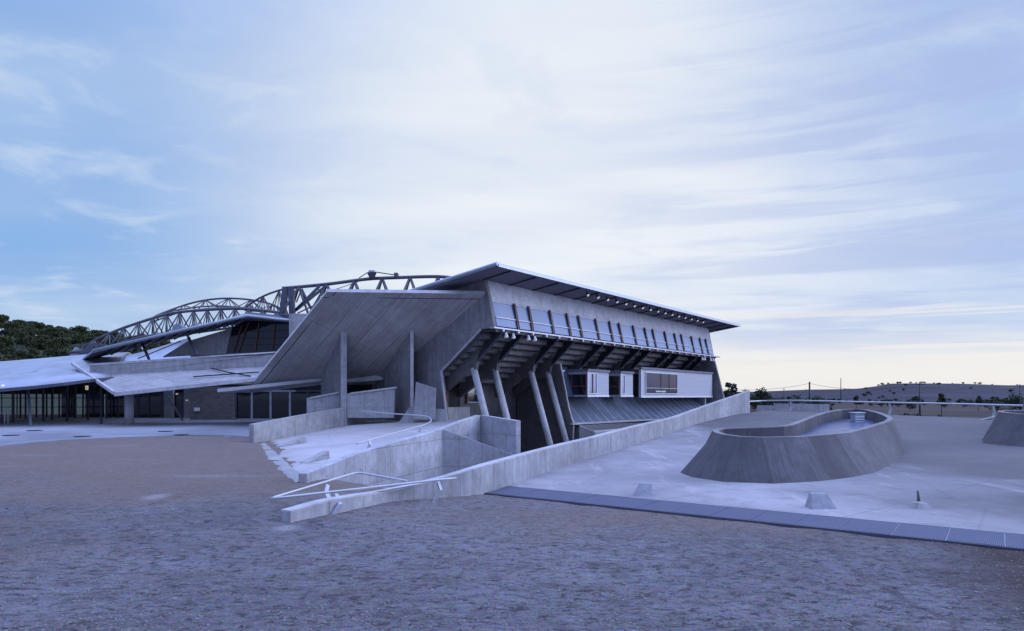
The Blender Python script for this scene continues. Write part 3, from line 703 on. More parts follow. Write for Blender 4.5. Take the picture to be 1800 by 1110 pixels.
for ft_, kn, hd, lab in (((582, 912, 16.75), (598, 888, 16.9), (591, 869, 17.4), ''), ((763, 884, 19.2), (775, 862, 19.25), (770, 847, 19.2), '')):
    a_, b_, c_ = P(*ft_), P(*kn), P(*hd); pm = MB(); rail_bracket(pm, a_, b_, c_); pm.bar(a_+V(-.09, 0, .015), a_+V(.09, 0, .015), .16, .03); pm.build('post', M['steel_light'], h1, .004)
    cl = MB()
    for sx in (-.06, .06):
        for sy in (-.045, .045): cl.tube([a_+V(sx, sy, .03), a_+V(sx, sy, .06)], .014, 6)
    cl.build('anchor_bolt', M['steel_dark'], h1)
pm = MB(); rail_bracket(pm, P(580, 880, 18.0), P(573, 866, 18.1), P(576, 853, 18.3)); pm.build('post', M['steel_light'], h1)
h2 = empty('handrail', RR(647, 790), 'thin white handrail looping back round the head of the ramp', 'handrail')
a_ = RR(647, 790)
h0_ = P(626, 780.5, a_.y-.6); h1_ = P(745, 747.5, a_.y+3.6)
hp = [h0_, h0_.lerp(h1_, .5), h0_.lerp(h1_, .92), h1_, P(756, 742, a_.y+4.4), P(757, 736.5, a_.y+5.2), P(745, 731.5, a_.y+6.4), P(690, 727.5, a_.y+8.4), P(632, 722.5, a_.y+10.4)]
m = MB(); m.tube(smooth_path(hp, 7), .034, 10); m.build('rail', M['rail'], h2)
for ft_, hd in (((647, 790), (650, 775)), ((737, 760), (738, 750))):
    b_ = RR(*ft_); pm = MB(); rail_bracket(pm, b_, b_+V(.06, .05, .2), P(hd[0], hd[1], b_.y+.1)); pm.build('post', M['steel_light'], h2)
b_ = RR(648, 743); pm = MB(); pm.tube(smooth_path([b_, P(641, 735, b_.y), P(643, 727, b_.y+.2)], 4), .035, 8); pm.build('post', M['steel_light'], h2)
h3 = empty('handrail', RP(1388, 722), 'long white handrail along the far edge of the plaza', 'handrail')
def y_edge(px): return RP(px, 722+(px-1345)*16/455).y-.5
hp = [P(1278, 708.5, y_edge(1345)-3.0), P(1320, 706, y_edge(1345)-1.2), P(1345, 705, y_edge(1345)), P(1390, 704.5, y_edge(1390)), P(1450, 705.5, y_edge(1450)), P(1560, 708, y_edge(1560)), P(1680, 710.3, y_edge(1680)), P(1778, 713, y_edge(1778)), P(1900, 716, y_edge(1860)), P(2100, 722, y_edge(2000))]
m = MB(); m.tube(smooth_path(hp, 6), .075, 10); m.build('rail', M['rail'], h3)
for a, b in ((1389, 705), (1563, 708.2), (1745, 712.2), (1905, 717)):
    y_ = y_edge(a); k = (a-900)/FPX; b0 = V(k*y_, y_, plaza_z(k*y_, y_)); pm = MB(); t0 = P(a, b, y_)
    pm.bar(b0, b0+V(.12, 0, .5), .12, .16); pm.bar(b0+V(.12, 0, .5), t0, .12, .15); pm.build('post', M['steel_light'], h3)
y_ = y_edge(1345)-1.6; b0 = V((1313-900)/FPX*y_, y_, plaza_z((1313-900)/FPX*y_, y_)); pm = MB(); pm.bar(b0, b0+V(-.1, 0, .5), .12, .16); pm.bar(b0+V(-.1, 0, .5), P(1306, 707, y_), .12, .14); pm.build('post', M['steel_light'], h3)

# ================================================================== skylights
def rimpt(px, py): k = (px-900)/FPX; mm = (py-HZ)/FPX; y = 2.48/(mm+.045); return V(k*y, y, 3-mm*y)
tops_px = [(1252, 757), (1257, 761), (1270, 764.5), (1300, 768), (1340, 769.5), (1400, 768.5), (1450, 765.5), (1492, 761.5), (1520, 754.5), (1545, 747), (1563, 741.5), (1570, 736), (1562, 731), (1545, 725), (1525, 720.8), (1500, 719.5), (1475, 720.5), (1452, 724), (1428, 731), (1402, 741), (1386, 747), (1370, 749.6), (1335, 751.3), (1300, 752.5), (1264, 753.9)]
ringt = [rimpt(*p) for p in tops_px]
rs = smooth_path(ringt+[ringt[0]], 1)[:-1]
def loop_n(r_):
    out = []
    for i in range(len(r_)):
        d = r_[(i+1) % len(r_)]-r_[i-1]; d.z = 0; d.normalize(); out.append(V(d.y, -d.x, 0))
    return out
ln_ = loop_n(rs); cx = sum((p.x for p in rs))/len(rs); cy = sum((p.y for p in rs))/len(rs)
if sum((rs[i]-V(cx, cy, 0)).dot(ln_[i]) for i in range(len(rs))) < 0: ln_ = [-q for q in ln_]
xa = min(p.x for p in rs); xb = max(p.x for p in rs)
basep = [rs[0]*0]*len(rs)
for i, p in enumerate(rs):
    t_ = (p.x-xa)/(xb-xa); near_side = 1.04 if ln_[i].y < .35 else .6
    off = (1.35-.95*t_)*near_side; q = p+ln_[i]*off; basep[i] = V(q.x, q.y, plaza_z(q.x, q.y)-.15)
sk = empty('skylight', V(cx, cy, plaza_z(cx, cy)), 'teardrop shaped concrete skylight curb standing whole in the middle of the plaza', 'skylight', 'concrete skylights on the plaza')
m = MB(); nR = len(rs); inner = [rs[i]-ln_[i]*.20 for i in range(nR)]; innb = [V(p.x, p.y, p.z-1.0) for p in inner]
m.v += basep+[V(*p) for p in rs]+inner+innb; u_ = 0
for i in range(nR):
    j = (i+1) % nR; du = (basep[j]-basep[i]).length; dt = (rs[j]-rs[i]).length
    hgt = (rs[i]-basep[i]).length
    m.face([i, j, nR+j, nR+i], uv=[(u_, 0), (u_+du, 0), (u_+du*.5+dt*.5, hgt), (u_, hgt)] if False else [(u_, 0), (u_+du, 0), (u_+du, hgt), (u_, hgt)])
    m.face([nR+i, nR+j, 2*nR+j, 2*nR+i], uv=[(u_, 2), (u_+du, 2), (u_+du, 2.2), (u_, 2.2)])
    m.face([2*nR+i, 2*nR+j, 3*nR+j, 3*nR+i], uv=[(u_, 2), (u_+du, 2), (u_+du, 1), (u_, 1)]); u_ += du
m.build('curb', M['conc_sky'], sk)
m = MB(); 
cp = [rs[i]+ln_[i]*.012 for i in range(nR)]; ci = [rs[i]-ln_[i]*.212 for i in range(nR)]
m.v += [p+V(0, 0, -.03) for p in cp]+[p+V(0, 0, .012) for p in cp]+[p+V(0, 0, .012) for p in ci]+[p+V(0, 0, -.03) for p in ci]
for i in range(nR):
    j = (i+1) % nR
    for k in range(3): m.face([k*nR+i, k*nR+j, (k+1)*nR+j, (k+1)*nR+i])
m.build('rim', M['conc_dark'], sk)
m = MB(); m.poly([V(p.x, p.y, p.z-.52) for p in inner]); m.build('roof_pane', M['pool'], sk)
vp = P(1508, 742, 36.0); 
lo = [V(vp.x-.26, vp.y-.2, rimpt(1508, 742).z*0+vp.z-.35), V(vp.x+.26, vp.y-.2, vp.z-.35), V(vp.x+.26, vp.y+.3, vp.z-.35), V(vp.x-.26, vp.y+.3, vp.z-.35)]
m = MB(); m.hexa(lo, [p+V(0, 0, .82) for p in lo]); vb = m.build('vent_box', M['steel_light'], sk, .01)
m = MB()
for k in range(5): m.box((vp.x-.23, vp.y-.225, vp.z-.28+k*.13), (vp.x+.23, vp.y-.202, vp.z-.22+k*.13))
m.build('louvre', M['white'], vb)
m = MB(); m.box((vp.x-.3, vp.y-.25, vp.z+.47), (vp.x+.3, vp.y+.35, vp.z+.51)); m.build('lid', M['white'], vb)
sk2 = copy_tree(sk); sk2.location = sk.location+V(17.1, 8.6, .51); sk2['label'] = 'second skylight curb cut off by the right edge of the picture'
# small sloping wall left of it, at the plaza edge
w0 = RP(1728, 736); w1 = RP(1772, 737)
m = MB(); y_ = w0.y-1.5; m.prism([P(1728, 738, y_), P(1772, 737.5, y_), P(1772, 726, y_)], (0, .25, 0)); tag(m.build('low_wall', M['conc'], None), 'thin sloping concrete wedge wall at the plaza edge beside the cut-off skylight', 'wall')
# low wall beyond the plaza edge
m = MB(); y_ = 74; m.prism([P(1332, 732, y_), P(1332, 713, y_), P(1362, 713, y_), P(1362, 709.5, y_), P(1458, 711, y_), P(1458, 732, y_)], (0, .3, 0)); tag(m.build('low_wall', M['conc_wall'], None), 'low grey stepped concrete wall seen under the handrail beyond the plaza', 'wall')

# ================================================================== SPORTS HALL (grandstand)
L = 36.15
H = empty('sports_hall', F(L/2, -5, -3), 'long raw concrete sports hall with overhanging glazed gallery and tilted roof', 'sports hall')
def fpoly(pts, s0, s1, name, material, parent=H, bevel=.0):
    m = MB(); m.prism([F(s0, d, z) for d, z in pts], U*(s1-s0)); return m.build(name, material, parent, bevel)
# upper concrete band above the glass
fpoly([(-.34, 8.60), (-.70, 9.98), (-1.0, 9.94), (-.70, 8.60)], .28, L-.25, 'facade_wall', M['conc_facade'])
fpoly([(-1.3, 7.02), (-.62, 7.02), (-1.05, 9.9), (-1.3, 9.9)], .28, L-.25, 'inner_wall', M['conc_dark'])
# glass band: one pane per bay, mullions between them
mull = []
for k in range(6):
    for b in (-.05 if False else .26, 2.40-.02, 3.93): mull.append(b+6.08*k)
mull = sorted(set([round(2.40+6.08*k, 2) for k in range(6)]+[round(3.93+6.08*k, 2) for k in range(6)]+[round(6.36+6.08*k, 2) for k in range(5)]))
edges = [.30]+mull+[L-.27]
for a, b in zip(edges[:-1], edges[1:]):
    a_, b_ = a+.05, b-.05
    if b_-a_ < .15: continue
    pm = MB(); pm.prism([F(a_, d, z) for d, z in ((-.02, 7.16), (-.37, 8.595), (-.41, 8.595), (-.06, 7.16))], U*(b_-a_)); g_ = pm.build('window_pane', M['band_glass'], H)
    rm = MB(); rm.bar(F(a_, .0-.10+.0, 7.68), F(b_, -.10, 7.68), .05, .05); rm.build('glazing_bar', M['steel_light'], g_)
for s_ in mull:
    pm = MB(); pm.prism([F(s_-.06, d, z) for d, z in ((.09, 7.0), (-.24, 8.72), (-.36, 8.72), (-.03, 7.0))], U*.12); mo = pm.build('mullion', M['mullion'], H)
    rm = MB(); rm.bar(F(s_+.13, .05, 7.1), F(s_+.13, -.29, 8.66), .045, .06, up=NN); rm.build('fin_strip', M['redoxide'], mo)
# floor edge beam, brackets
m = MB(); m.box((-.15, -.15, 6.97), (L+1.1, .16, 7.07), 'F'); m.build('edge_beam', M['steel_light'], H, .01)
m = MB(); m.box((.1, -.95, 6.80), (L-.05, .06, 6.965), 'F'); m.build('gallery_floor', M['steel_dark'], H)
for k in range(24):
    s_ = .6+k*1.53; m = MB(); m.box((s_, -.05, 6.84), (s_+.14, .24, 6.965), 'F'); m.build('bracket', M['steel_light'], H)
# roof
def rz(d): return 10.36-.135*(1.5-d)
rf = [(1.5, rz(1.5)), (1.5, rz(1.5)-.14), (-.7, rz(-.7)-.16), (-13, rz(-13)-.3), (-13, rz(-13))]
fpoly([(1.46, rz(1.46)-.02), (1.40, rz(1.40)-.15), (-12, rz(-12)-.3), (-12, rz(-12)-.02)], -1.46, 39.3, 'roof', M['soffit'])
fpoly([(1.48, rz(1.48)-.015), (1.48, rz(1.48)+.06), (-12.1, rz(-12.1)+.06), (-12.1, rz(-12.1)-.015)], -1.56, 39.4, 'roof_sheet', M['roofmetal'])
m = MB(); m.bar(F(-1.5, 1.50, 10.27), F(39.36, 1.50, 10.27), .09, .16); m.build('fascia', M['steel_light'], H, .01)
m = MB(); m.tube([F(-1.55, 1.5, rz(1.5)), F(-1.55, -12, rz(-12))], .12, 12); m.build('verge_tube', M['roofmetal'], H)
for k in range(16):
    s_ = -.2+k*2.55; m = MB(); m.bar(F(s_, 1.38, rz(1.38)-.19), F(s_, -.62, rz(-.62)-.20), .07, .09); m.build('roof_rib', M['steel_dark'], H)
# gables
ng = [(0.02, 7.0), (-.98, 7.0), (-4.2, 4.56), (-3.76, 1.6), (-3.7, -3.2), (-10.5, -3.2), (-10.5, 8.62), (-.98, 9.93), (-.70, 9.98), (-.30, 8.58)]
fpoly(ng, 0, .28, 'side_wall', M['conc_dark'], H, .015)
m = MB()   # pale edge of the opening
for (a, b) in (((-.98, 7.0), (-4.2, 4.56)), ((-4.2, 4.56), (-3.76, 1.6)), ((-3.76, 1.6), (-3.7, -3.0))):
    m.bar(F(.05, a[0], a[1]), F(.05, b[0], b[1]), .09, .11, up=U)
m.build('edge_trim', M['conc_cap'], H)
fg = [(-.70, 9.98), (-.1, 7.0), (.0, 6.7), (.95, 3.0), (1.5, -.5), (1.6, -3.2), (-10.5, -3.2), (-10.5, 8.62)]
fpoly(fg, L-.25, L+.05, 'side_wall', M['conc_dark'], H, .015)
# stepped underside of the seating
prof = []; d, z = -.98, 6.96; 
n_step = 8
for k in range(n_step):
    prof += [(d, z), (d, z-.40)]; d -= .52; z -= .40
    prof += [(d+.52-.12, z+.0)] if False else []
prof2 = []
d, z = -.98, 6.78
for k in range(n_step): prof2 += [(d, z), (d, z-.36)]; d -= .53; z -= .36
prof2 += [(d, z), (d-.3, z), (d-.3, 6.78)]
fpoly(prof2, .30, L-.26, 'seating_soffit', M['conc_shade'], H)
m = MB(); 
d, z = -.98, 6.78
for k in range(n_step):     # each tread edge casts its own line: pale riser boards
    m.box((.35, d+.015, z-.30), (L-.3, d+.06, z-.02), 'F'); d -= .53; z -= .36
m.build('riser_face', M['conc_dark'], H)
# rear wall of the court and rest of the body
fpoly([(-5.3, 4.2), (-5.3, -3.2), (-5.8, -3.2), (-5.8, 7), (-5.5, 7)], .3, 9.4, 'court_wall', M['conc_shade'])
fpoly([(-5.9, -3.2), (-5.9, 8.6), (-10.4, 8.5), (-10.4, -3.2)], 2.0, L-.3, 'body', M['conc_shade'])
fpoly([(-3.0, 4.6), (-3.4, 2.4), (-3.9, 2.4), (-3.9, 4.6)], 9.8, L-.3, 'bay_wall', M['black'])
# struts, rakers, columns
for k in range(6):
    for s_ in (.92+6.12*k, 3.0+6.12*k):
        ap = (-2.35, 4.86); 
        wb = MB(); wb.prism([F(s_-.05, d, z) for d, z in (ap, (-.05, 6.86), (-1.0, 6.70))], U*.10); st_ = wb.build('strut', M['steel_dark'], H)
        fl = MB(); fl.bar(F(s_, ap[0]+.02, ap[1]-.05), F(s_, .02, 6.84), .20, .045, up=V(0, 0, 1)); fl.bar(F(s_, ap[0], ap[1]), F(s_, -1.03, 6.74), .20, .045); fl.build('flange', M['steel'], st_)
        sh = MB(); sh.bar(F(s_, -2.60, 4.78), F(s_, -2.20, 4.94), .30, .14); sh.build('shoe', M['steel_light'], st_)
        rk = MB(); rk.prism([F(s_-.15, d, z) for d, z in ((-2.05, 4.66), (-1.75, 5.95), (-2.4, 5.75), (-5.25, 3.6), (-5.25, 2.9), (-3.0, 4.2), (-2.4, 4.3))], U*.30); rk.build('raker_beam', M['conc_shade'], H, .01)
        if k < 2:
            cm_ = MB(); cm_.tube([F(s_, .25, -3.2), F(s_, -2.3, 4.72)], .21, 20); cm_.build('column', M['conc_cap'], H)
for k in range(2, 6):
    for s_ in (.92+6.12*k, 3.0+6.12*k):
        cm_ = MB(); cm_.tube([F(s_, -3.1, -3.2), F(s_, -2.35, 4.72)], .20, 16); cm_.build('column', M['conc'], H)
# details inside the court: low parapet, door openings, red frames, stair rails, pale door
m = MB(); m.box((.35, -4.9, -3.1), (3.4, -4.7, 2.30), 'F'); m.build('court_parapet', M['conc'], H)
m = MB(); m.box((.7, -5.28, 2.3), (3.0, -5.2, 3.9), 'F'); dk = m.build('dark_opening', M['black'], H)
m = MB(); m.box((.62, -5.18, 2.3), (.72, -5.1, 4.0), 'F'); m.box((1.62, -5.18, 2.3), (1.70, -5.1, 4.0), 'F'); m.build('frame', M['redoxide'], dk)
m = MB(); m.box((3.7, -5.28, 2.55), (4.9, -5.22, 4.2), 'F'); wn = m.build('court_window', M['dark_glass'], H)
m = MB()
for z_ in (2.55, 3.15, 3.75, 4.2): m.box((3.7, -5.215, z_), (4.9, -5.16, z_+.07), 'F')
m.build('sill_bar', M['conc_cap'], wn)
m = MB(); m.box((3.62, -5.215, 2.5), (3.70, -5.1, 4.3), 'F'); m.build('frame', M['redoxide'], wn)
m = MB(); m.box((6.1, -5.28, -.9), (8.2, -5.22, .85), 'F'); pdoor = m.build('court_door', M['conc'], H)
m = MB(); m.bar(F(4.6, -5.1, .6), F(8.5, -5.1, -.1+.9), .05, .05); m.bar(F(4.6, -5.1, 1.1), F(7.8, -5.1, 2.0), .05, .05); m.build('stair_rail', M['steel'], H)
# fin wall closing the court, with its pale curved edge
fin = [(-1.55, 5.3), (-1.15, 3.6), (-.85, 2.2), (-.62, 1.5), (-.45, 1.08), (-.6, -3.2), (-5.3, -3.2), (-5.3, 5.3)]
fpoly(fin, 9.5, 9.75, 'fin_wall', M['conc_shade'])
m = MB()
for a, b in zip(fin[:4], fin[1:5]): m.bar(F(9.6, a[0]+.02, a[1]), F(9.6, b[0]+.02, b[1]), .10, .10, up=U)
m.bar(F(9.6, -.42, 1.08), F(9.6, -.56, -3.1), .08, .08, up=U); m.build('edge_trim', M['conc_cap'], H)
# inclined glazing skirt between fin and ground
gut0 = (9.35, -.45, 1.06); gut1 = (34.5, 1.0, 1.06)
def skirt(s_, t_):     # t 0 top .. 1 gutter
    gd_ = -.45+(s_-9.35)*(1.45/25.15); tdep = -2.0+.5*(s_-9.35)/25; ztop_ = 2.9
    d_ = tdep+(gd_-tdep)*t_; z_ = ztop_+(1.09-ztop_)*(t_**.85); return F(s_, d_, z_)
npan = 22
for k in range(npan):
    s0 = 9.85+k*1.12; s1 = s0+1.07
    m = MB(); 
    for j in range(4):
        t0, t1 = j/4, (j+1)/4; b0 = len(m.v)
        m.v += [skirt(s0, t0), skirt(s1, t0), skirt(s1, t1), skirt(s0, t1)]; m.face([b0+3, b0+2, b0+1, b0])
    pn = m.build('glazing_panel', M['panel_glass'], H)
    so_ = pn.modifiers.new('t', 'SOLIDIFY'); so_.thickness = .04
    rm = MB(); rm.tube([skirt(s0-.025, t/4)+V(0, 0, .03) for t in range(5)], .03, 6); rm.build('glazing_bar', M['steel_light'], pn)
m = MB(); m.bar(F(*gut0)+V(0, 0, .0), F(*gut1), .22, .13); m.build('gutter', M['conc_cap'], H, .01)
# upper steep glazing between fin and first box
for k in range(3):
    m = MB(); s0 = 9.85+k*.40; m.prism([F(s0, -1.75, 4.9), F(s0+.37, -1.75, 4.9), F(s0+.37, -1.15, 2.95), F(s0, -1.15, 2.95)], NN*-.04); m.build('glazing_panel', M['sky_glass'], H)
# ribbed lower canopy beneath the gutter
fpoly([(-.2, .94), (1.1, .52), (1.1, .16), (-.2, .0)], 10.0, 24, 'lower_canopy', M['conc_cap'])
for k in range(14):
    m = MB(); m.prism([F(10.2+k*.95, d, z) for d, z in ((-.1, .93), (.85, .625), (.85, .64), (-.1, .945))], U*.8); m.build('canopy_panel', M['brick'], H)
fpoly([(-1.0, .9), (-.3, .9), (-.3, -3.2), (-1.0, -3.2)], 10.2, L-.4, 'base_wall', M['conc_dark'])
m = MB(); m.box((34.2, -2.5, -3.0), (34.5, -.3, 2.85), 'F'); m.build('pier', M['conc_cap'], H)

# projecting boxes
def bay(s0, s1, z0, z1, dep, wins, endglass):
    m = MB(); m.box((s0+(.04 if endglass else 0), -dep, z0), (s1, -.02, z1), 'F')
    bx = m.build('bay_box', M['cladding'], H)
    m = MB(); m.box((s0-.06, -dep, z1), (s1+.06, .08, z1+.17), 'F'); m.build('coping', M['soffit'], bx, .01)
    m = MB(); m.box((s0-.02, -.018, z0-.004), (s1+.02, .03, z0+.12), 'F'); m.box((s0-.02, -.018, z0+.12), (s0+.1, .03, z1), 'F'); m.build('edge_trim', M['white'], bx)
    for (a, b, c, e_, mats, bars, frm) in wins:
        m = MB(); m.box((a, -.016, c), (b, .012, e_), 'F'); wd = m.build('window', mats, bx)
        m = MB()
        for q in (c-.05, e_): m.box((a-.05, .0, q), (b+.05, .06, q+.05), 'F')
        for q in (a-.05, b): m.box((q, .0, c), (q+.05, .06, e_), 'F')
        m.build('frame', M['white'], wd)
        m = MB()
        for q in bars: m.box((q-.035, .013, c), (q+.035, .055, e_), 'F')
        m.build('frame_bar', M[frm], wd)
        if b-a > 2:
            m = MB(); m.box((a, .02, c+.42), (b, .05, c+.46), 'F'); m.box((a+1.9, .02, c+.1), (a+3.9, .05, c+.22), 'F'); m.build('guard_rail', M['steel_light'], wd)
    if endglass:
        m = MB(); m.prism([F(s0, -dep+.3, z0+.15), F(s0, -.12, z0+.15), F(s0, -.12, z1-.2), F(s0, -dep+.3, z1-.2)], U*.03); eg = m.build('window', M['dark_glass'], bx)
        m = MB()
        for q in (-dep+.3, -dep*.5, -.12): m.box((s0-.04, q-.04, z0+.15), (s0-.002, q+.04, z1-.2), 'F')
        m.box((s0-.04, -dep+.34, z0+.75), (s0-.002, -.16, z0+.80), 'F'); m.build('frame', M['redoxide'], eg)
    return bx
bay(10.83, 13.97, 2.96, 4.78, 2.7, [(10.98, 12.05, 3.22, 4.62, M['sky_glass'], (11.5,), 'redoxide')], True)
bay(15.85, 17.95, 2.96, 4.78, 2.5, [(16.0, 16.45, 3.22, 4.62, M['sky_glass'], (), 'redoxide')], True)
bay(19.4, 35.4, 2.90, 5.22, .22, [(20.2, 26.6, 3.25, 4.95, M['dusk_glass'], (23.2, 24.9), 'redoxide')], False)
for s0 in (14.3, 18.5):      # leaning slender blades between boxes
    m = MB(); m.bar(F(s0, -1.9, 5.1), F(s0+.2, -.4, 2.95), .1, .12); m.build('brace', M['steel_light'], H)
# floodlights
def bell(parent, p, aim, r=.17, body='white'):
    aim = Vector(aim).normalized(); m = MB(); b = p
    seg = [b, b+aim*.10, b+aim*.20, b+aim*.30]; rr = [.06, .08, r*.85, r]
    base_i = 0; e_ = aim.cross(V(1, 0, 0)).normalized(); g_ = aim.cross(e_)
    for q, r_ in zip(seg, rr):
        for k in range(12): a = k*math.pi/6; m.v.append(q+(e_*math.cos(a)+g_*math.sin(a))*r_)
    for i in range(3):
        for k in range(12): m.face([i*12+k, i*12+(k+1) % 12, (i+1)*12+(k+1) % 12, (i+1)*12+k], True)
    m.face(list(range(12))); 
    lampo = m.build('floodlight', M[body], parent)
    m = MB(); q = b+aim*.26; m.poly([q+(e_*math.cos(k*math.pi/6)+g_*math.sin(k*math.pi/6))*r*.9 for k in range(12)]); m.build('lens', M['lamp'], lampo)
    m = MB(); m.tube([b-aim*.02, b-aim*.02+V(0, 0, .16)], .035, 6); m.build('bracket', M['steel_dark'], lampo)
for k in range(16):
    s_ = 8.75+1.395*k; p = F(s_, 1.15, rz(1.15)-.30); bell(H, p, (.25, -.6, -.6), .11, 'steel_dark')
for s_ in (1.0, 1.72, 3.3, 4.0, 32.3, 32.9, 34.5, 35.2): bell(H, F(s_, .14, 6.80), (.1, -.15, -1), .135)

# ------------------------------------------------------------------ tilted plate and its walls
TL = P(575, 513.5, 39.6); TR = P(853, 517, 40.3); BL = P(441, 678, 46); BR = P(716, 676, 46.2)
pn_ = (TR-TL).cross(BL-TL).normalized()
def PL(px, py): d = V((px-900)/FPX, 1, -(py-HZ)/FPX); c = V(0, 0, EYE); return c+d*((TL-c).dot(pn_)/d.dot(pn_))
up_n = pn_ if pn_.z > 0 else -pn_
m = MB(); q = [TL, TR, BR, BL]; thk = up_n*.26; b0 = len(m.v)
m.v += q+[p+thk for p in q]
ex = (BL-TL); el = ex.length; ex.normalize(); ey = (TR-TL)-(TR-TL).project(ex); ey.normalize()
uvf = [((p-TL).dot(ex), (p-TL).dot(ey)) for p in q]
m.face([0, 1, 2, 3], uv=uvf); m.cur = 1; m.face([4, 7, 6, 5]); 
for i in range(4): j = (i+1) % 4; m.face([i, j, 4+j, 4+i])
m.build('tilted_slab', [M['planks'], M['conc_cap']], H, .01)
m = MB()   # groove lines along the free edges of the slab
inward = lambda a, b, t_: a+(b-a)*t_
for a, b in ((inward(TL, TR, .055), inward(BL, BR, .055)),): m.bar(a-up_n*.004, b-up_n*.004, .05, .012, up=up_n)
m.bar(inward(TL, BL, .05)-up_n*.004, inward(TR, BR, .05)-up_n*.004, .05, .012, up=up_n); m.build('drip_groove', M['steel_dark'], H)
def wallfin(p_front, p_back, thick, name, zbot, material):
    a = PL(*p_front); b = PL(*p_back); d_ = (b-a); d_.z = 0; d_.normalize(); n_ = V(d_.y, -d_.x, 0)
    if n_.x < 0: n_ = -n_
    m = MB(); m.prism([a, b, V(b.x, b.y, zbot), V(a.x, a.y, zbot)], n_*thick); return m.build(name, material, H, .012), a, b
_, fa, fb = wallfin((600, 583), (565, 654), .33, 'fin_wall', .6, M['conc_dark'])
m = MB(); m.box((fa.x-.02, fa.y-.06, .8), (fa.x+.34, fa.y+.0, fa.z-.05)); m.build('edge_trim', M['conc'], H)
_, ga, gb = wallfin((722, 579), (676, 640), .16, 'fin_wall', .6, M['conc_dark'])
m = MB(); m.box((ga.x-.02, ga.y-.04, .8), (ga.x+.18, ga.y, ga.z-.03)); m.build('edge_trim', M['conc_cap'], H)
# walls under the slab
m = MB(); m.prism([P(564, 650, 47.2), P(730, 640, 47.2), P(730, 738, 47.2), P(564, 738, 47.2)], (0, .3, 0)); m.build('under_wall', M['conc_dark'], H)
m = MB(); m.prism([P(676, 622, 45.6), P(722, 600, 45.6), P(722, 738, 45.6), P(676, 738, 45.6)], (0, .3, 0)); m.build('under_wall', M['conc_dark'], H)
m = MB(); m.prism([P(608, 669, 46.7), P(676, 665, 46.7), P(672, 684, 46.7), P(608, 692, 46.7)], (0, .2, 0)); m.build('strip_window', M['dark_glass'], H)
m = MB(); m.prism([P(606, 667, 45.2), P(662, 660, 45.2), P(672, 664, 45.2), P(672, 668.5, 45.2), P(606, 673, 45.2)], (0, 1.3, 0)); m.build('ledge', M['conc_cap'], H)
for pts_, y_ in (([(539, 700), (598, 690), (598, 735), (539, 735)], 42.6), ([(610, 692), (694, 682), (692, 735), (610, 735)], 42.2)):
    m = MB(); m.prism([P(a, b, y_) for a, b in pts_], (0, .3, 0)); sw = m.build('screen_wall', M['conc'], H, .01)
    m = MB(); m.prism([P(pts_[0][0]+6, pts_[0][1]-1.5, y_-.08), P(pts_[1][0]+2, pts_[1][1]-1.8, y_-.08), P(pts_[1][0]+2, pts_[1][1]+.8, y_-.08), P(pts_[0][0]+6, pts_[0][1]+1.2, y_-.08)], (0, .46, 0)); m.build('coping', M['conc_cap'], sw)
m = MB(); m.prism([P(731, 671.5, 41.2), P(766, 683, 40.9), P(764, 738, 40.9), P(726, 738, 41.2)], (0, .28, 0)); m.build('screen_wall', M['conc_light'], H, .01)
m = MB(); m.prism([P(720, 716, 41.6), P(784, 720, 41.4), P(784, 745, 41.4), P(700, 745, 41.6)], (0, .28, 0)); m.build('screen_wall', M['conc'], H)

# ================================================================== ENTRANCE PAVILION (left)
E = empty('entrance_pavilion', V(-20, 50, 1.1), 'low entrance pavilion with folded concrete canopy, parapet and winged metal roof', 'pavilion')
# folded canopy slab
F1 = P(200.5, 691, 44); F2 = P(560, 653, 46.5); Lt = P(127, 640, 50); Pb0 = P(158, 661, 48.6); Pb1 = P(560, 640, 49.5)
m = MB()
top = [F1, F2, Pb1, Pb0, Lt]; bot = [p+V(0, .15, -.14) for p in top]
b0 = 0; m.v += top+bot
for t_ in ([0, 1, 2, 3], [0, 3, 4]): m.face(t_); m.face([5+i for i in t_][::-1])
for i, j in ((0, 1), (1, 2), (2, 3), (3, 4), (4, 0)): m.face([i, 5+i, 5+j, j])
m.build('canopy_slab', M['conc_light'], E)
m = MB(); m.prism([F1+V(0, -.02, .03), F2+V(0, -.02, .03), F2+V(0, -.02, -.22), F1+V(0, -.02, -.22)], (0, .2, 0)); m.build('fascia', M['conc_cap'], E, .01)
m = MB(); m.bar(Lt+V(0, 0, 0), F1, .16, .20); m.build('fascia', M['conc_cap'], E)
m = MB(); m.prism([P(158, 663, 48.6), P(158, 642, 48.6), P(327, 631, 49.0), P(457, 625, 49.3), P(560, 613, 49.6), P(560, 646, 49.6)], (0, .3, 0)); m.build('parapet', M['conc_light'], E, .01)
m = MB(); m.prism([P(157, 643, 48.6), P(157, 639.8, 48.6), P(327, 628.8, 49.0), P(457, 622.8, 49.3), P(560, 611, 49.6), P(560, 613.5, 49.6), P(327, 632, 49.0)], (0, .3, 0))
for v_ in m.v: v_.y -= .03
m.build('coping', M['conc_cap'], E)
for a, b, c_, e_ in ((340, 663, 455, 655), (372, 648, 402, 655.5), (402, 655.5, 440, 662)):
    def on_c(px, py):
        n_ = (F2-F1).cross(Pb0-F1).normalized(); d = V((px-900)/FPX, 1, -(py-HZ)/FPX); c = V(0, 0, EYE); return c+d*((F1-c).dot(n_)/d.dot(n_))
    m = MB(); m.bar(on_c(a, b)+V(0, 0, .02), on_c(c_, e_)+V(0, 0, .02), .07, .08); m.build('roof_rib', M['steel_dark'], E)
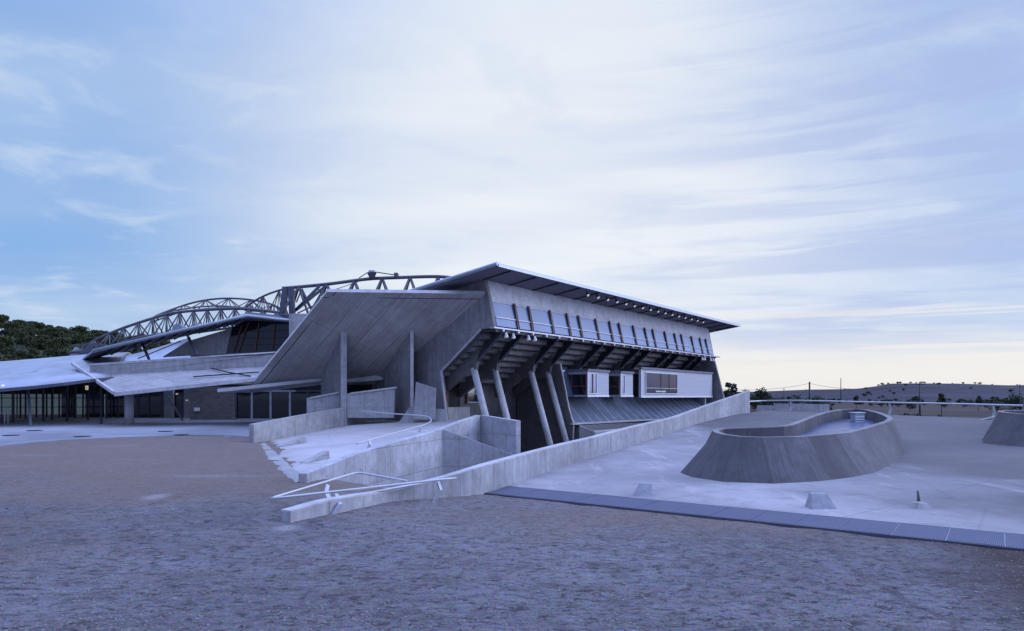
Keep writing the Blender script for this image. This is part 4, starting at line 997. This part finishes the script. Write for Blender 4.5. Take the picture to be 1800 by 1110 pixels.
# lower entrance canopy
C0 = P(382, 684, 44); C1 = P(440, 681, 44.5); C2 = P(572, 664, 45.5)
m = MB(); m.hexa([p+V(0, a, -.22) for p, a in ((C0, 0), (C2, 0), (C2, 4.5), (C0, 6.0))], [p+V(0, a, .0) for p, a in ((C0, 0), (C2, 0), (C2, 4.5), (C0, 6.0))]); m.build('entrance_canopy', M['conc_cap'], E, .01)
# round column and thin props
m = MB(); m.tube([V((227-900)/FPX*46.6, 46.6, .9), V((227-900)/FPX*46.6, 46.6, 3.25)], .29, 24); m.build('column', M['conc'], E)
# doors and walls under the canopy
def yz(y_): return .03*min(37, y_-12)
def door(px0, px1, y_, top_py, bars, name='glass_door', fr_mat='steel', gl='dark_glass'):
    z0 = yz(y_)+.02; a = P(px0, top_py, y_); b = P(px1, top_py, y_); zt = a.z
    m = MB(); m.box((a.x, y_, z0), (b.x, y_+.05, zt)); g_ = m.build(name, M[gl], E)
    m = MB()
    for q in bars: x_ = (q-900)/FPX*y_; m.box((x_-.08, y_-.06, z0), (x_+.08, y_-.002, zt))
    m.box((a.x, y_-.08, z0-.02), (b.x, y_-.062, z0+.10)); m.box((a.x, y_-.08, zt-.14), (b.x, y_-.062, zt)); m.build('frame', M[fr_mat], g_)
    return g_
door(412, 520, 54.5, 686, (414, 443, 476, 510), fr_mat='steel_light')
door(520, 566, 54.5, 686, (541,))
door(232, 288, 59, 686, (233, 243, 262, 285), fr_mat='steel')
door(304, 323, 58.5, 690, (304, 322), fr_mat='steel')
z_ = 1.1
def wallp(px0, px1, y_, tp_, name, material, th_=.3):
    a = P(px0, tp_, y_); b = P(px1, tp_, y_); m = MB(); m.box((a.x, y_, .7), (b.x, y_+th_, a.z)); return m.build(name, material, E)
wallp(288, 304, 58.2, 684, 'wall', M['conc']); wallp(323, 334, 57.8, 684, 'wall', M['conc'])
wallp(334, 413, 54.2, 680, 'wall', M['brick'])
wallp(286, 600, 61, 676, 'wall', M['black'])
bx = P(347, 720, 54.15); m = MB(); m.box((bx.x-.22, bx.y-.14, bx.z-.14), (bx.x+.22, bx.y, bx.z+.14)); m.build('wall_box', M['white'], E, .01)
m = MB(); m.bar(P(289, 688, 52), V((322-900)/FPX*52, 52, 1.12), .12, .12); m.build('prop', M['steel'], E)
for a, b, y_ in ((436, 689, 52), (264, 689, 50), (311, 693, 53), (328, 704, 57.6)):
    m = MB(); q = P(a, b, y_); m.tube([q+V(-.08, 0, 0), q+V(.08, 0, 0)], .04, 8); m.build('wall_light', M['amber'], E)
# upper volume: concrete trapezoid, dark glass, winged roof
m = MB(); m.prism([P(285, 628, 54.5), P(330, 600, 54.5), P(407, 577, 54.5), P(396.5, 622, 54.5)], (0, .3, 0)); m.build('upper_wall', M['conc'], E)
m = MB(); m.prism([P(407, 576, 54.6), P(435, 562, 54.6), P(509, 567, 54.6), P(545, 575, 54.6), P(545, 616, 54.6), P(396.5, 622, 54.6)], (0, .1, 0)); ug = m.build('upper_glazing', M['dark_glass'], E)
for a, b, c_, e_ in ((437, 567, 419, 619), (455.5, 568, 448, 617), (483.5, 571, 478.5, 614.5), (425, 572, 410, 620)):
    m = MB(); m.bar(P(a, b, 54.5), P(c_, e_, 54.5), .065, .065, up=V(0, 1, 0)); m.build('frame_bar', M['redoxide'], ug)
m = MB()
for t_ in (.3, .55, .78): m.bar(P(402+28*(1-t_), 568+50*t_, 54.56), P(520, 566+50*t_, 54.56), .05, .04)
m.build('frame_bar', M['steel_dark'], ug)
W = [P(141, 636.5, 57), P(163, 619.5, 50), P(434, 557.5, 52), P(508.5, 566, 54), P(560, 576, 55.5), P(560, 590, 59), P(405, 572, 59)]
m = MB(); m.v += W+[p+V(0, 0, .16) for p in W]; n7 = len(W)
tri = [[0, 1, 2, 6], [2, 3, 6], [3, 4, 5, 6]]
for t_ in tri: m.face(t_); m.cur = 1; m.face([n7+i for i in t_][::-1]); m.cur = 0
for i in range(n7): j = (i+1) % n7; m.cur = 1; m.face([i, j, n7+j, n7+i])
m.build('wing_roof', [M['soffit'], M['roofmetal']], E)
m = MB(); m.tube([W[1]+V(0, 0, .08), W[2]+V(0, 0, .10), W[3]+V(0, 0, .1), W[4]+V(0, 0, .1)], .13, 8); m.build('roof_edge', M['roofmetal'], E)
for k in range(12):
    t_ = (k+.5)/12; a = W[1].lerp(W[2], t_); b = W[0].lerp(W[6], t_); m = MB(); m.bar(a-V(0, -.1, .06), b-V(0, .2, .06), .06, .12); m.build('roof_joist', M['steel_dark'], E)
for a, b, c_, e_ in ((249.5, 603, 262, 632), (331, 593, 347, 625), (236, 616, 243, 606)):
    m = MB(); m.bar(P(a, b, 53), P(c_, e_, 51), .16, .16); m.build('prop', M['steel'], E)
# white shell behind the wing roof
m = MB(); 
cols = [(150, 641, 56, 0), (200, 633, 58, 0), (250, 622, 60, 0), (300, 607, 61, 0), (335, 596, 61, 0)]
for a, b, y_, _ in cols: m.v += [P(a, 645, y_-1.5), P(a, (b+642)/2, y_), P(a, b-3, y_+2), P(a, b-2, y_+7)]
for i in range(len(cols)-1):
    for k in range(3): m.face([i*4+k, (i+1)*4+k, (i+1)*4+k+1, i*4+k+1], True)
m.build('shell_roof', M['roofmetal'], E)
m = MB(); m.bar(P(242, 631, 55), P(318, 600, 57), .08, .08); m.build('roof_rib', M['steel'], E)
# concrete pier at the foot of the big truss
m = MB(); m.prism([P(508, 552, 52.5), P(545, 552, 52.5), P(545, 660, 52.5), P(508, 640, 52.5)], (0, 2.4, 0)); m.build('truss_pier', M['conc'], E, .01)
m = MB(); m.prism([P(414, 556, 62), P(440, 549, 62), P(512, 557, 62), P(512, 570, 62), P(414, 570, 62)], (0, 3, 0)); m.build('roof_upstand', M['roofmetal'], E)
for a, b, r_ in ((312, 583, 17), (341, 578, 11)):
    m = MB(); c_ = P(a, b, 63); rr = r_*63/FPX*.62
    m.prism([c_+V(rr*math.cos(t*math.pi/10), 0, 1.35*rr*math.sin(t*math.pi/10)) for t in range(11)], (0, .8, 0)); m.build('roof_vent', M['roofmetal'], E)

# ================================================================== CURVED ROOF SHELTER (far left)
S = empty('curved_roof_hall', V(-36, 50, 1.1), 'open hall under a pale curved metal roof at the far left, on thin steel posts', 'open hall')
m = MB(); cols = []
prof_l = [(-500, 706, 42), (-250, 697, 43), (0, 685, 44), (60, 680, 44.5), (110, 674.5, 45), (160, 668, 46), (200, 664, 48)]
up_l = [(-500, 668, 70), (-250, 652, 70), (0, 638.5, 70), (60, 633.5, 70), (110, 629.5, 70), (160, 625, 70), (230, 622, 70)]
ncol = 0
for (a, b, y0), (a2, b2, y1) in zip(prof_l, up_l):
    A_ = P(a, b, y0); B_ = P(a2, b2, y1); r_ = []
    for k in range(9): t_ = k/8; q = A_.lerp(B_, t_); q.z += 1.35*math.sin(math.pi*t_)**.8*.55; r_.append(q)
    r_.append(B_+V(0, 3, -.6)); m.v += r_; ncol += 1
for i in range(ncol-1):
    for k in range(9): m.face([i*10+k, (i+1)*10+k, (i+1)*10+k+1, i*10+k+1], True)
ro = m.build('curved_roof', M['roofmetal'], S, fix=False); so_ = ro.modifiers.new('t', 'SOLIDIFY'); so_.thickness = .16; so_.offset = -1
m = MB()
for (p0, p1) in zip(prof_l[:-1], prof_l[1:]): m.bar(P(p0[0], p0[1]+1.3, p0[2]-.05), P(p1[0], p1[1]+1.3, p1[2]-.05), .12, .20)
m.build('roof_edge', M['steel'], S)
for a, b in ((22, 658), (70, 654.5), (82, 658.5), (100, 654), (118, 652), (140, 659)):
    q = P(a, b, 50.5); zz0 = q.z; m = MB()
    for k in range(7): m.v += [q+V(-.62+.207*k, -.35, -.05+.14*math.sin(math.pi*k/6)), q+V(-.62+.207*k, .35, -.0+.14*math.sin(math.pi*k/6))]
    for k in range(6): m.face([2*k, 2*k+2, 2*k+3, 2*k+1])
    m.face([0, 2, 4, 6, 8, 10, 12]); m.face([1, 3, 5, 7, 9, 11, 13]); m.face([0, 1, 13, 12]); m.build('roof_light', M['conc_cap'], S)
# posts in several rows
posts = [(3, 47, .05), (23, 48, .12), (54, 44.8, .15), (76, 50, .12), (92, 54, .13), (118, 50.5, .12), (132, 57, .16), (155, 53, .10), (178, 47.2, .10), (187, 57, .10), (207, 58, .12), (36, 58, .1), (45, 58, .1), (64, 59, .1), (104, 60, .1), (146, 60, .1), (165, 60, .1), (195, 60, .1), (82, 60, .1), (30, 60.5, .07), (126, 61, .07)]
for a, y_, w_ in posts:
    x_ = (a-900)/FPX*y_; tz_ = EYE+(697-679+(a/200)*10)*y_/FPX; m = MB()
    if y_ < 46: m.bar(V(x_, y_, yz(y_)), P(a-5, 678, y_+1.5), w_, w_)
    else: m.box((x_-w_/2, y_-w_/2, yz(y_)), (x_+w_/2, y_+w_/2, tz_))
    m.build('post', M['steel_dark'] if y_ > 46 else M['steel'], S)
m = MB()
for a, b in ((-60, 45), (45, 110), (110, 215)):
    for h_ in (.95, 1.75): m.bar(V((a-900)/FPX*60.3, 60.3, 1.1+h_), V((b-900)/FPX*60.3, 60.3, 1.1+h_), .05, .06)
m.build('screen_rail', M['steel_dark'], S)
for a, b in ((108, 128), (150, 182), (188, 232)):
    m = MB(); y_ = 61.5; m.box(((a-900)/FPX*y_, y_, 1.05), ((b-900)/FPX*y_, y_+.1, 4.3)); m.build('screen_panel', M['dark_glass'], S)
m = MB(); m.box((-64, 61.9, 3.2), (-28, 62.2, 5.4)); m.build('beam', M['steel_dark'], S)
m = MB(); m.box((-70, 54, 3.75), (-29.5, 54.25, 4.15)); m.build('beam', M['steel_dark'], S)
q = P(152, 682, 50); m = MB(); m.box((q.x-.09, q.y, q.z-.16), (q.x+.09, q.y+.08, q.z+.16)); m.build('lamp', M['amber'], S)
q = P(5, 681, 45); m = MB(); m.tube([q, q+V(0, 0, .16)], .09, 8); m.build('lamp', M['lamp'], S)
# rail frames standing outside at left edge
m = MB(); y_ = 47
for a in (8, 14): m.tube(smooth_path([V((a-900)/FPX*y_, y_, yz(y_)), V((a-900)/FPX*y_, y_, yz(y_)+.8), V((a-902.5)/FPX*y_, y_, yz(y_)+.95), V((a-905)/FPX*y_, y_, yz(y_)+.8)], 4), .03, 6)
tag(m.build('bike_stand', M['steel_light'], None), 'thin bent steel tube stand on the walkway at the left picture edge', 'tube stand')

# ================================================================== ROOF TRUSSES
def dens(pts, n=5): return smooth_path(pts, n)
def truss(name, label, top, yoff, depth_, r_c, r_d, nseg, group='curved steel roof trusses', lower=None, verticals=False, mat_='truss', w2=1.1):
    P0 = [P(a, b, y) for a, b, y in top]; path = dens(P0, 6)
    root = empty(name, path[0], label, 'roof truss', group)
    m = MB(); m.tube(path, r_c, 8); m.build('top_chord', M[mat_], root)
    # resample
    ls = [0]
    for a, b in zip(path[:-1], path[1:]): ls.append(ls[-1]+(b-a).length)
    def at(u):
        u = max(0, min(ls[-1], u))
        for i in range(len(ls)-1):
            if ls[i+1] >= u: return path[i].lerp(path[i+1], (u-ls[i])/max(1e-6, ls[i+1]-ls[i]))
        return path[-1]
    T = ls[-1]
    lows = []
    for sgn in (-1, 1):
        def lowpt(u, sgn=sgn):
            q = at(u)
            if lower is not None:
                z_ = lower(u/T, q)
            else: z_ = q.z-depth_
            return V(q.x, q.y+sgn*w2, min(z_, q.z-.02))
        m = MB(); m.tube([lowpt(T*i/30) for i in range(31)], r_c*.8, 8); m.build('bottom_chord', M[mat_], root); lows.append(lowpt)
    for i in range(nseg):
        u0 = T*i/nseg; u1 = T*(i+.5)/nseg; u2 = T*(i+1)/nseg
        for lp in lows:
            m = MB(); m.tube([lp(u0), at(u1)], r_d, 6); m.tube([at(u1), lp(u2)], r_d, 6)
            if verticals: m.tube([at(u1), lp(u1)], r_d*.8, 6)
            m.build('web_member', M[mat_], root)
        m = MB(); m.tube([lows[0](u0), lows[1](u0)], r_d*.8, 6); m.build('cross_tie', M['redoxide'] if i % 3 == 1 else M[mat_], root)
    return root, at, T, lows
_r, atA, TA, _l = truss('roof_truss', 'long left roof truss springing from the trees with blue grey curved chord', [(135, 621.5, 66), (162, 601.6, 66), (210, 579.5, 66), (271.6, 559, 66), (310, 550, 65.5), (353, 545.7, 65), (425.6, 543, 64), (500, 551, 63)], 0, 3.0, .14, .065, 15, lower=lambda t_, q: 3+(697-np.interp(900+1200*q.x/q.y, [135, 165, 200, 260, 330, 430, 520], [620, 619, 612, 594, 584, 570, 566]))*q.y/1200, verticals=True)
m = MB(); m.prism([P(135, 622, 64.8), P(163, 603, 64.8), P(163, 623, 64.8)], (0, 2.4, 0)); m.build('end_plate', M['steel'], _r)
m = MB(); m.prism([P(122, 625, 65), P(131, 611, 65), P(134, 612, 65), (P(133, 625, 65))], (0, .5, 0)); m.build('anchor_fin', M['steel_light'], _r)
_r2, *_ = truss('roof_truss', 'slender arched truss behind, peaking over the winged roof', [(268, 560, 78), (281, 552.7, 78), (333.5, 534, 78), (379, 525.8, 78), (425.6, 525.8, 78), (470, 533, 78), (498, 545, 78)], 0, 2, .11, .06, 6, lower=lambda t_, q: 3+(697-np.interp(900+1200*q.x/q.y, [268, 307, 353, 388, 447, 498], [561, 547, 540, 538, 542, 549]))*q.y/1200-.1, verticals=True, w2=.8)
_r3, *_ = truss('roof_truss', 'short rising arc truss meeting the twin posts of the big truss', [(428, 543, 72), (450, 528, 71), (470, 518, 70.5), (491, 510.7, 70), (503, 508, 69.5)], 0, 2, .11, .06, 3, lower=lambda t_, q: 3+(697-np.interp(900+1200*q.x/q.y, [428, 503], [545, 550]))*q.y/1200, verticals=True, w2=.5)
_rb, atB, TB, lowsB = truss('roof_truss', 'largest roof truss with twin end posts and a pointed crown node above the tilted slab', [(500.7, 507, 60), (574, 500, 60), (645, 491, 60), (696, 488.5, 60), (762, 486.5, 60), (797, 489, 60), (860, 496, 60), (940, 512, 60)], 0, 3.2, .15, .11, 9, lower=lambda t_, q: 10.0, w2=1.2)
for x0, x1, x2, x3 in ((502, 497, 555, 0), (511.5, 514, 555, 0)):
    m = MB(); m.bar(P(x0, 505, 59.6), P(x1, x2, 59.6), .45, .45, up=V(0, 1, 0)); m.build('end_post', M['steel'], _rb)
m = MB()
for a, b, c_, e_ in ((517, 548, 562, 503), (520, 546, 574, 502), (523, 551, 551, 538), (556, 502, 566, 520), (531, 508, 545, 537), (530, 509, 521, 532)): m.bar(P(a, b, 59.2), P(c_, e_, 59.2), .2 if a < 521 else .1, .2 if a < 521 else .1)
m.build('web_member', M['steel'], _rb)
m = MB(); m.hexa([P(650, 490, 59.6), P(658, 490, 59.6), P(658, 490, 60.6), P(650, 490, 60.6)], [P(644.5, 479, 59.4), P(663, 478, 59.4), P(663, 478, 60.8), P(644.5, 479, 60.8)]); m.build('crown_node', M['steel'], _rb)
m = MB(); m.box((P(649, 480, 60).x, 59.7, P(649, 480, 60).z), (P(659, 480, 60).x, 60.4, P(649, 476.5, 60).z)); m.build('crown_cap', M['steel_light'], _rb)
m = MB(); m.tube([P(645, 480, 60), P(631, 489, 60)], .04, 6); m.tube([P(663, 479, 60), P(696, 484, 60)], .05, 6); m.tube([P(590, 509, 60), P(640, 492, 60)], .03, 6); m.build('tie_rod', M['steel'], _rb)
m = MB(); m.box((P(694, 488, 60).x, 59.6, P(694, 489, 60).z), (P(700, 488, 60).x, 60.4, P(694, 481, 60).z)); m.build('lug', M['steel'], _rb)
# flat roof plate of the main arena behind the trusses, low, hidden mostly
m = MB(); m.prism([V(-42, 66, 6.6), V(-10, 64, 8.2), V(-3, 64, 8.2), V(8, 90, 8), V(-30, 96, 6.5)], (0, 0, -.4)); m.build('arena_roof', M['roofmetal'], H)

# ================================================================== vegetation
def make_tree(name, h, rad, nl, seed, material, trunk_h, squash=.75, leaf=.32, lobes=9):
    r = random.Random(seed); m = MB()
    m.cur = 1; m.tube([V(0, 0, -1), V(r.uniform(-.1, .1), 0, trunk_h*.5), V(r.uniform(-.2, .2), r.uniform(-.2, .2), h*.7)], .05*h/2, 6, r2=.012*h)
    cs = [(V(0, 0, h*.62), rad*.8)]
    for k in range(lobes):
        a = r.uniform(0, 6.28); rr = rad*r.uniform(.35, .8); zz = trunk_h+(h-trunk_h)*r.uniform(.15, .92); rr *= 1.15-.7*(zz/h)**2
        c = V(rr*math.cos(a), rr*math.sin(a), zz); cs.append((c, rad*r.uniform(.28, .5)))
        m.cur = 1; m.tube([V(0, 0, min(zz*.8, h*.6)), c], .018*h/2, 4)
    m.cur = 0
    for k in range(nl):
        c, q = r.choice(cs); v = V(r.gauss(0, 1), r.gauss(0, 1), r.gauss(0, 1)); v.normalize(); v *= q*r.uniform(.6, 1.08); v.z *= squash
        p = c+v; a = V(r.gauss(0, 1), r.gauss(0, 1), r.gauss(0, .7)).normalized(); b = a.cross(V(r.gauss(0, 1), r.gauss(0, 1), r.gauss(0, 1))).normalized(); s_ = leaf*r.uniform(.6, 1.3)
        m.poly([p-a*s_, p+b*s_*.7, p+a*s_, p-b*s_*.6])
    return m
protos = []
for i, (h, rad) in enumerate(((7.5, 3.4), (8.5, 3.0), (6.5, 3.2))):
    m = make_tree('pine_tree', h, rad, 1500, 20+i, None, h*.3, .7, .36, 11); me_o = m.build('pine_tree', [M['pine'], M['bark']], None, fix=False); me_o.location = (0, 0, -200); protos.append(me_o); 
# origin of prototypes: shift mesh so that (0,0,0) is the foot
for o in protos:
    off = WP[o.name]; o.data.transform(Matrix.Translation(off)); 
cnt = 0; used = set()
for row in range(11):
    y_ = 205+row*21
    for px in np.arange(-70, 330, 6800/ y_*.82):
        yy_ = y_+random.uniform(-8, 8); pxx = px+random.uniform(-7, 7)
        if yy_ > 400 or cnt >= 290 or pxx > 300+row*2: continue
        x_ = (pxx-900)/FPX*yy_; z_ = tz(x_, yy_)
        k = random.randrange(3)
        if k in used: o = protos[k].copy(); COL.objects.link(o)
        else: o = protos[k]; used.add(k)
        s_ = random.choice((.75, .85, .95, 1.0, 1.1))*random.uniform(.9, 1.1); o.location = (x_, yy_, z_-.2); o.rotation_euler = (0, 0, random.uniform(0, 6.28)); o.scale = (s_*random.uniform(.9, 1.15), s_, s_*random.uniform(.85, 1.15))
        tag(o, 'dark green pine in the dense wood on the hillside at the left', 'tree', 'pines on the left hillside'); cnt += 1
print('pines', cnt)
# right side trees and bushes
def place_tree(name, px, base_py, y_, h, rad, seed, label, cat, group, nl=500, material='scrub', trunk=.2, squash=.9):
    x_ = (px-900)/FPX*y_; z_ = tz(x_, y_); m = make_tree(name, h, rad, nl, seed, None, h*trunk, squash, .035*h+.07, 12)
    lo = MB(); hi = MB()
    root = empty(name, V(x_, y_, z_), label, cat, group)
    for tgt, want, nm, mt in ((hi, 0, 'crown', M[material]), (lo, 1, 'trunk', M['bark'])):
        mapv = {}
        for fi, f in enumerate(m.f):
            if m.mi[fi] != want: continue
            ids = []
            for v_ in f:
                if v_ not in mapv: mapv[v_] = len(tgt.v); tgt.v.append(m.v[v_]+V(x_, y_, z_))
                ids.append(mapv[v_])
            tgt.face(ids)
        tgt.build(nm, mt, root, fix=False)
    return root
gt = 'trees and bushes on the plain at the right'
bush = [(1283, 150, 5.0, 1.7, 'tallest narrow dark tree rising right beside the end of the hall'), (1296, 155, 3.4, 1.8, 'dark tree just right of the narrow tall one by the hall'), (1310, 160, 3.2, 2.0, 'rounded dark tree second right of the narrow tall one'), (1324, 165, 2.8, 1.8, 'low dark tree at the end of the row beside the hall'), (1272, 140, 2.2, 2.2, 'low bush touching the end wall of the hall'),
        (1339, 170, 3.9, 2.3, 'bushy dark tree above the end of the low boundary wall'), (1350, 172, 3.0, 2.0, 'dark bush right of the bushy tree above the wall end'), (1362, 180, 2.2, 1.9, 'small dark bush left of the thick short pole'), 
        (1404, 150, 2.6, 2.5, 'wide dark bush left of the thick short pole'), (1432, 152, 2.5, 2.4, 'wide dark bush behind the thick short pole'), (1446, 155, 1.9, 1.9, 'low bush right of the thick short pole'), (1505, 160, 2.7, .8, 'thin young tree in the field right of the distant mast'),
        (1655, 110, 3.2, .75, 'thin young tree between the tall dark pole and the next one'), (1720, 170, 2.8, .8, 'thin young tree in the field at the right'), (1748, 165, 2.0, 2.0, 'low dark bush in the field near the second skylight'), (1780, 160, 3.0, 2.4, 'largest dark bush behind the second skylight'), (1795, 162, 2.4, 2.1, 'dark bush at the right picture edge behind the skylight'), (1600, 175, 1.8, 1.7, 'small dark bush left of the tall dark pole')]
r_ = random.Random(4)
for i in range(26):
    px = 1264+i*3.6+r_.uniform(-1.5, 1.5) if i < 20 else 1342+(i-20)*9+r_.uniform(-2, 2); y_ = r_.uniform(190, 240); h = r_.uniform(3.4, 5.6)*(1 if i < 20 else .72)
    place_tree('tree', px, 0, y_, h, h*r_.uniform(.24, .38), 400+i, 'small dark tree in the dense row running from the hall end toward the thick pole', 'tree', 'row of dark trees beyond the hall end', 420, 'scrub', .12)
for i, (px, y_, h, rad, lab) in enumerate(bush):
    place_tree('tree' if h > 2.5 else 'bush', px, 0, y_, h*1.35, rad*.95, 100+i, lab, 'tree' if h > 2.5 else 'bush', gt, 900, 'scrub', .12 if rad > 1 else .45)
# tiny trees along the hill crest and scattered over its slope
m = make_tree('hill_tree', 6, 2.6, 120, 55, None, 1.8, .8, .8, 5); ht = m.build('hill_tree', [M['scrub'], M['bark']], None, fix=False); ht.data.transform(Matrix.Translation(WP[ht.name])); first = True
for k in range(200):
    if k < 34: px = random.choice([1545, 1552, 1580, 1585, 1602, 1610, 1618, 1627, 1640, 1652, 1672, 1685, 1692, 1700, 1712, 1722, 1745, 1778, 1790])+random.uniform(-3, 3); y_ = random.uniform(1120, 1160)
    elif k < 56: px = random.uniform(1340, 1830); y_ = random.uniform(300, 1000)
    else: px = random.choice([1380, 1440, 1560, 1640, 1700, 1740, 1790])+random.gauss(0, 26); y_ = random.uniform(210, 420)
    o = ht if first else ht.copy()
    if not first: COL.objects.link(o)
    first = False; x_ = (px-900)/FPX*y_; s_ = random.uniform(.45, .95) if k < 34 else (random.uniform(.4, .9) if k < 56 else random.uniform(.28, .5))
    o.location = (x_, y_, tz(x_, y_)-.3); o.rotation_euler = (0, 0, random.uniform(0, 6)); o.scale = (s_*1.2, s_*1.2, s_*.75)
    tag(o, 'tiny dark tree scattered over the distant fields and bare hill', 'tree', 'tiny trees on the distant hill and fields')
# scrub fringe just below the plaza edge
for i, px in enumerate((1590, 1612, 1628, 1650, 1668, 1700)):
    y_ = 66; place_tree('bush', px, 0, y_, 1.05, .8, 300+i, ['low weed clump behind the plaza edge, left of the tall dark pole', 'low weed clump at the foot of the tall dark pole', 'low weed clump just right of the tall dark pole', 'low weed clump under the handrail right of the tall dark pole', 'low weed clump behind the plaza edge between pole and skylight', 'low weed clump nearest the cut-off skylight'][i], 'bush', 'weeds behind the plaza edge', 260, 'scrub', .05)

# poles, mast, wires
def pole(px, y_, top_py, r_, label, arms=True, name='utility_pole'):
    x_ = (px-900)/FPX*y_; z0 = tz(x_, y_); root = empty(name, V(x_, y_, z0), label, 'pole'); zt = 3+(697-top_py)*y_/FPX
    m = MB(); m.tube([V(x_, y_, z0-.5), V(x_, y_, zt)], r_, 8, r2=r_*.7); m.build('shaft', M['steel_dark'], root)
    if arms:
        m = MB(); m.bar(V(x_-.6, y_, zt-.35), V(x_+.6, y_, zt-.35), .09, .09); m.build('crossarm', M['steel_dark'], root)
    return V(x_, y_, zt-.3)
t1 = pole(1423, 130, 671.5, .22, 'thick short dark pole standing among the wide bushes', False)
t2 = pole(1617, 95, 671.5, .13, 'tall thin dark pole beyond the plaza, in the middle of the right fields')
t3 = pole(1793, 120, 676, .13, 'dark pole near the right edge of the picture')
t0_ = pole(1378, 300, 683, .2, 'small far pole left of the thick short one')
pole(1478, 420, 665, .28, 'thin tall mast far away on the skyline', False, 'mast')
def wire(a, b, sag, label):
    m = MB(); pts_ = [a.lerp(b, t/16)-V(0, 0, sag*4*(t/16)*(1-t/16)) for t in range(17)]; m.tube(pts_, .028, 5); tag(m.build('wire', M['steel_dark'], None), label, 'wire', 'overhead wires')
wire(t1, t2, .9, 'thin overhead wire sagging between the thick pole and the tall thin pole'); wire(t2, t3, .7, 'thin overhead wire from the tall thin pole to the right edge pole')
wire(P(1262, 684, 110), t1, .6, 'thin overhead wire from behind the hall to the thick pole')
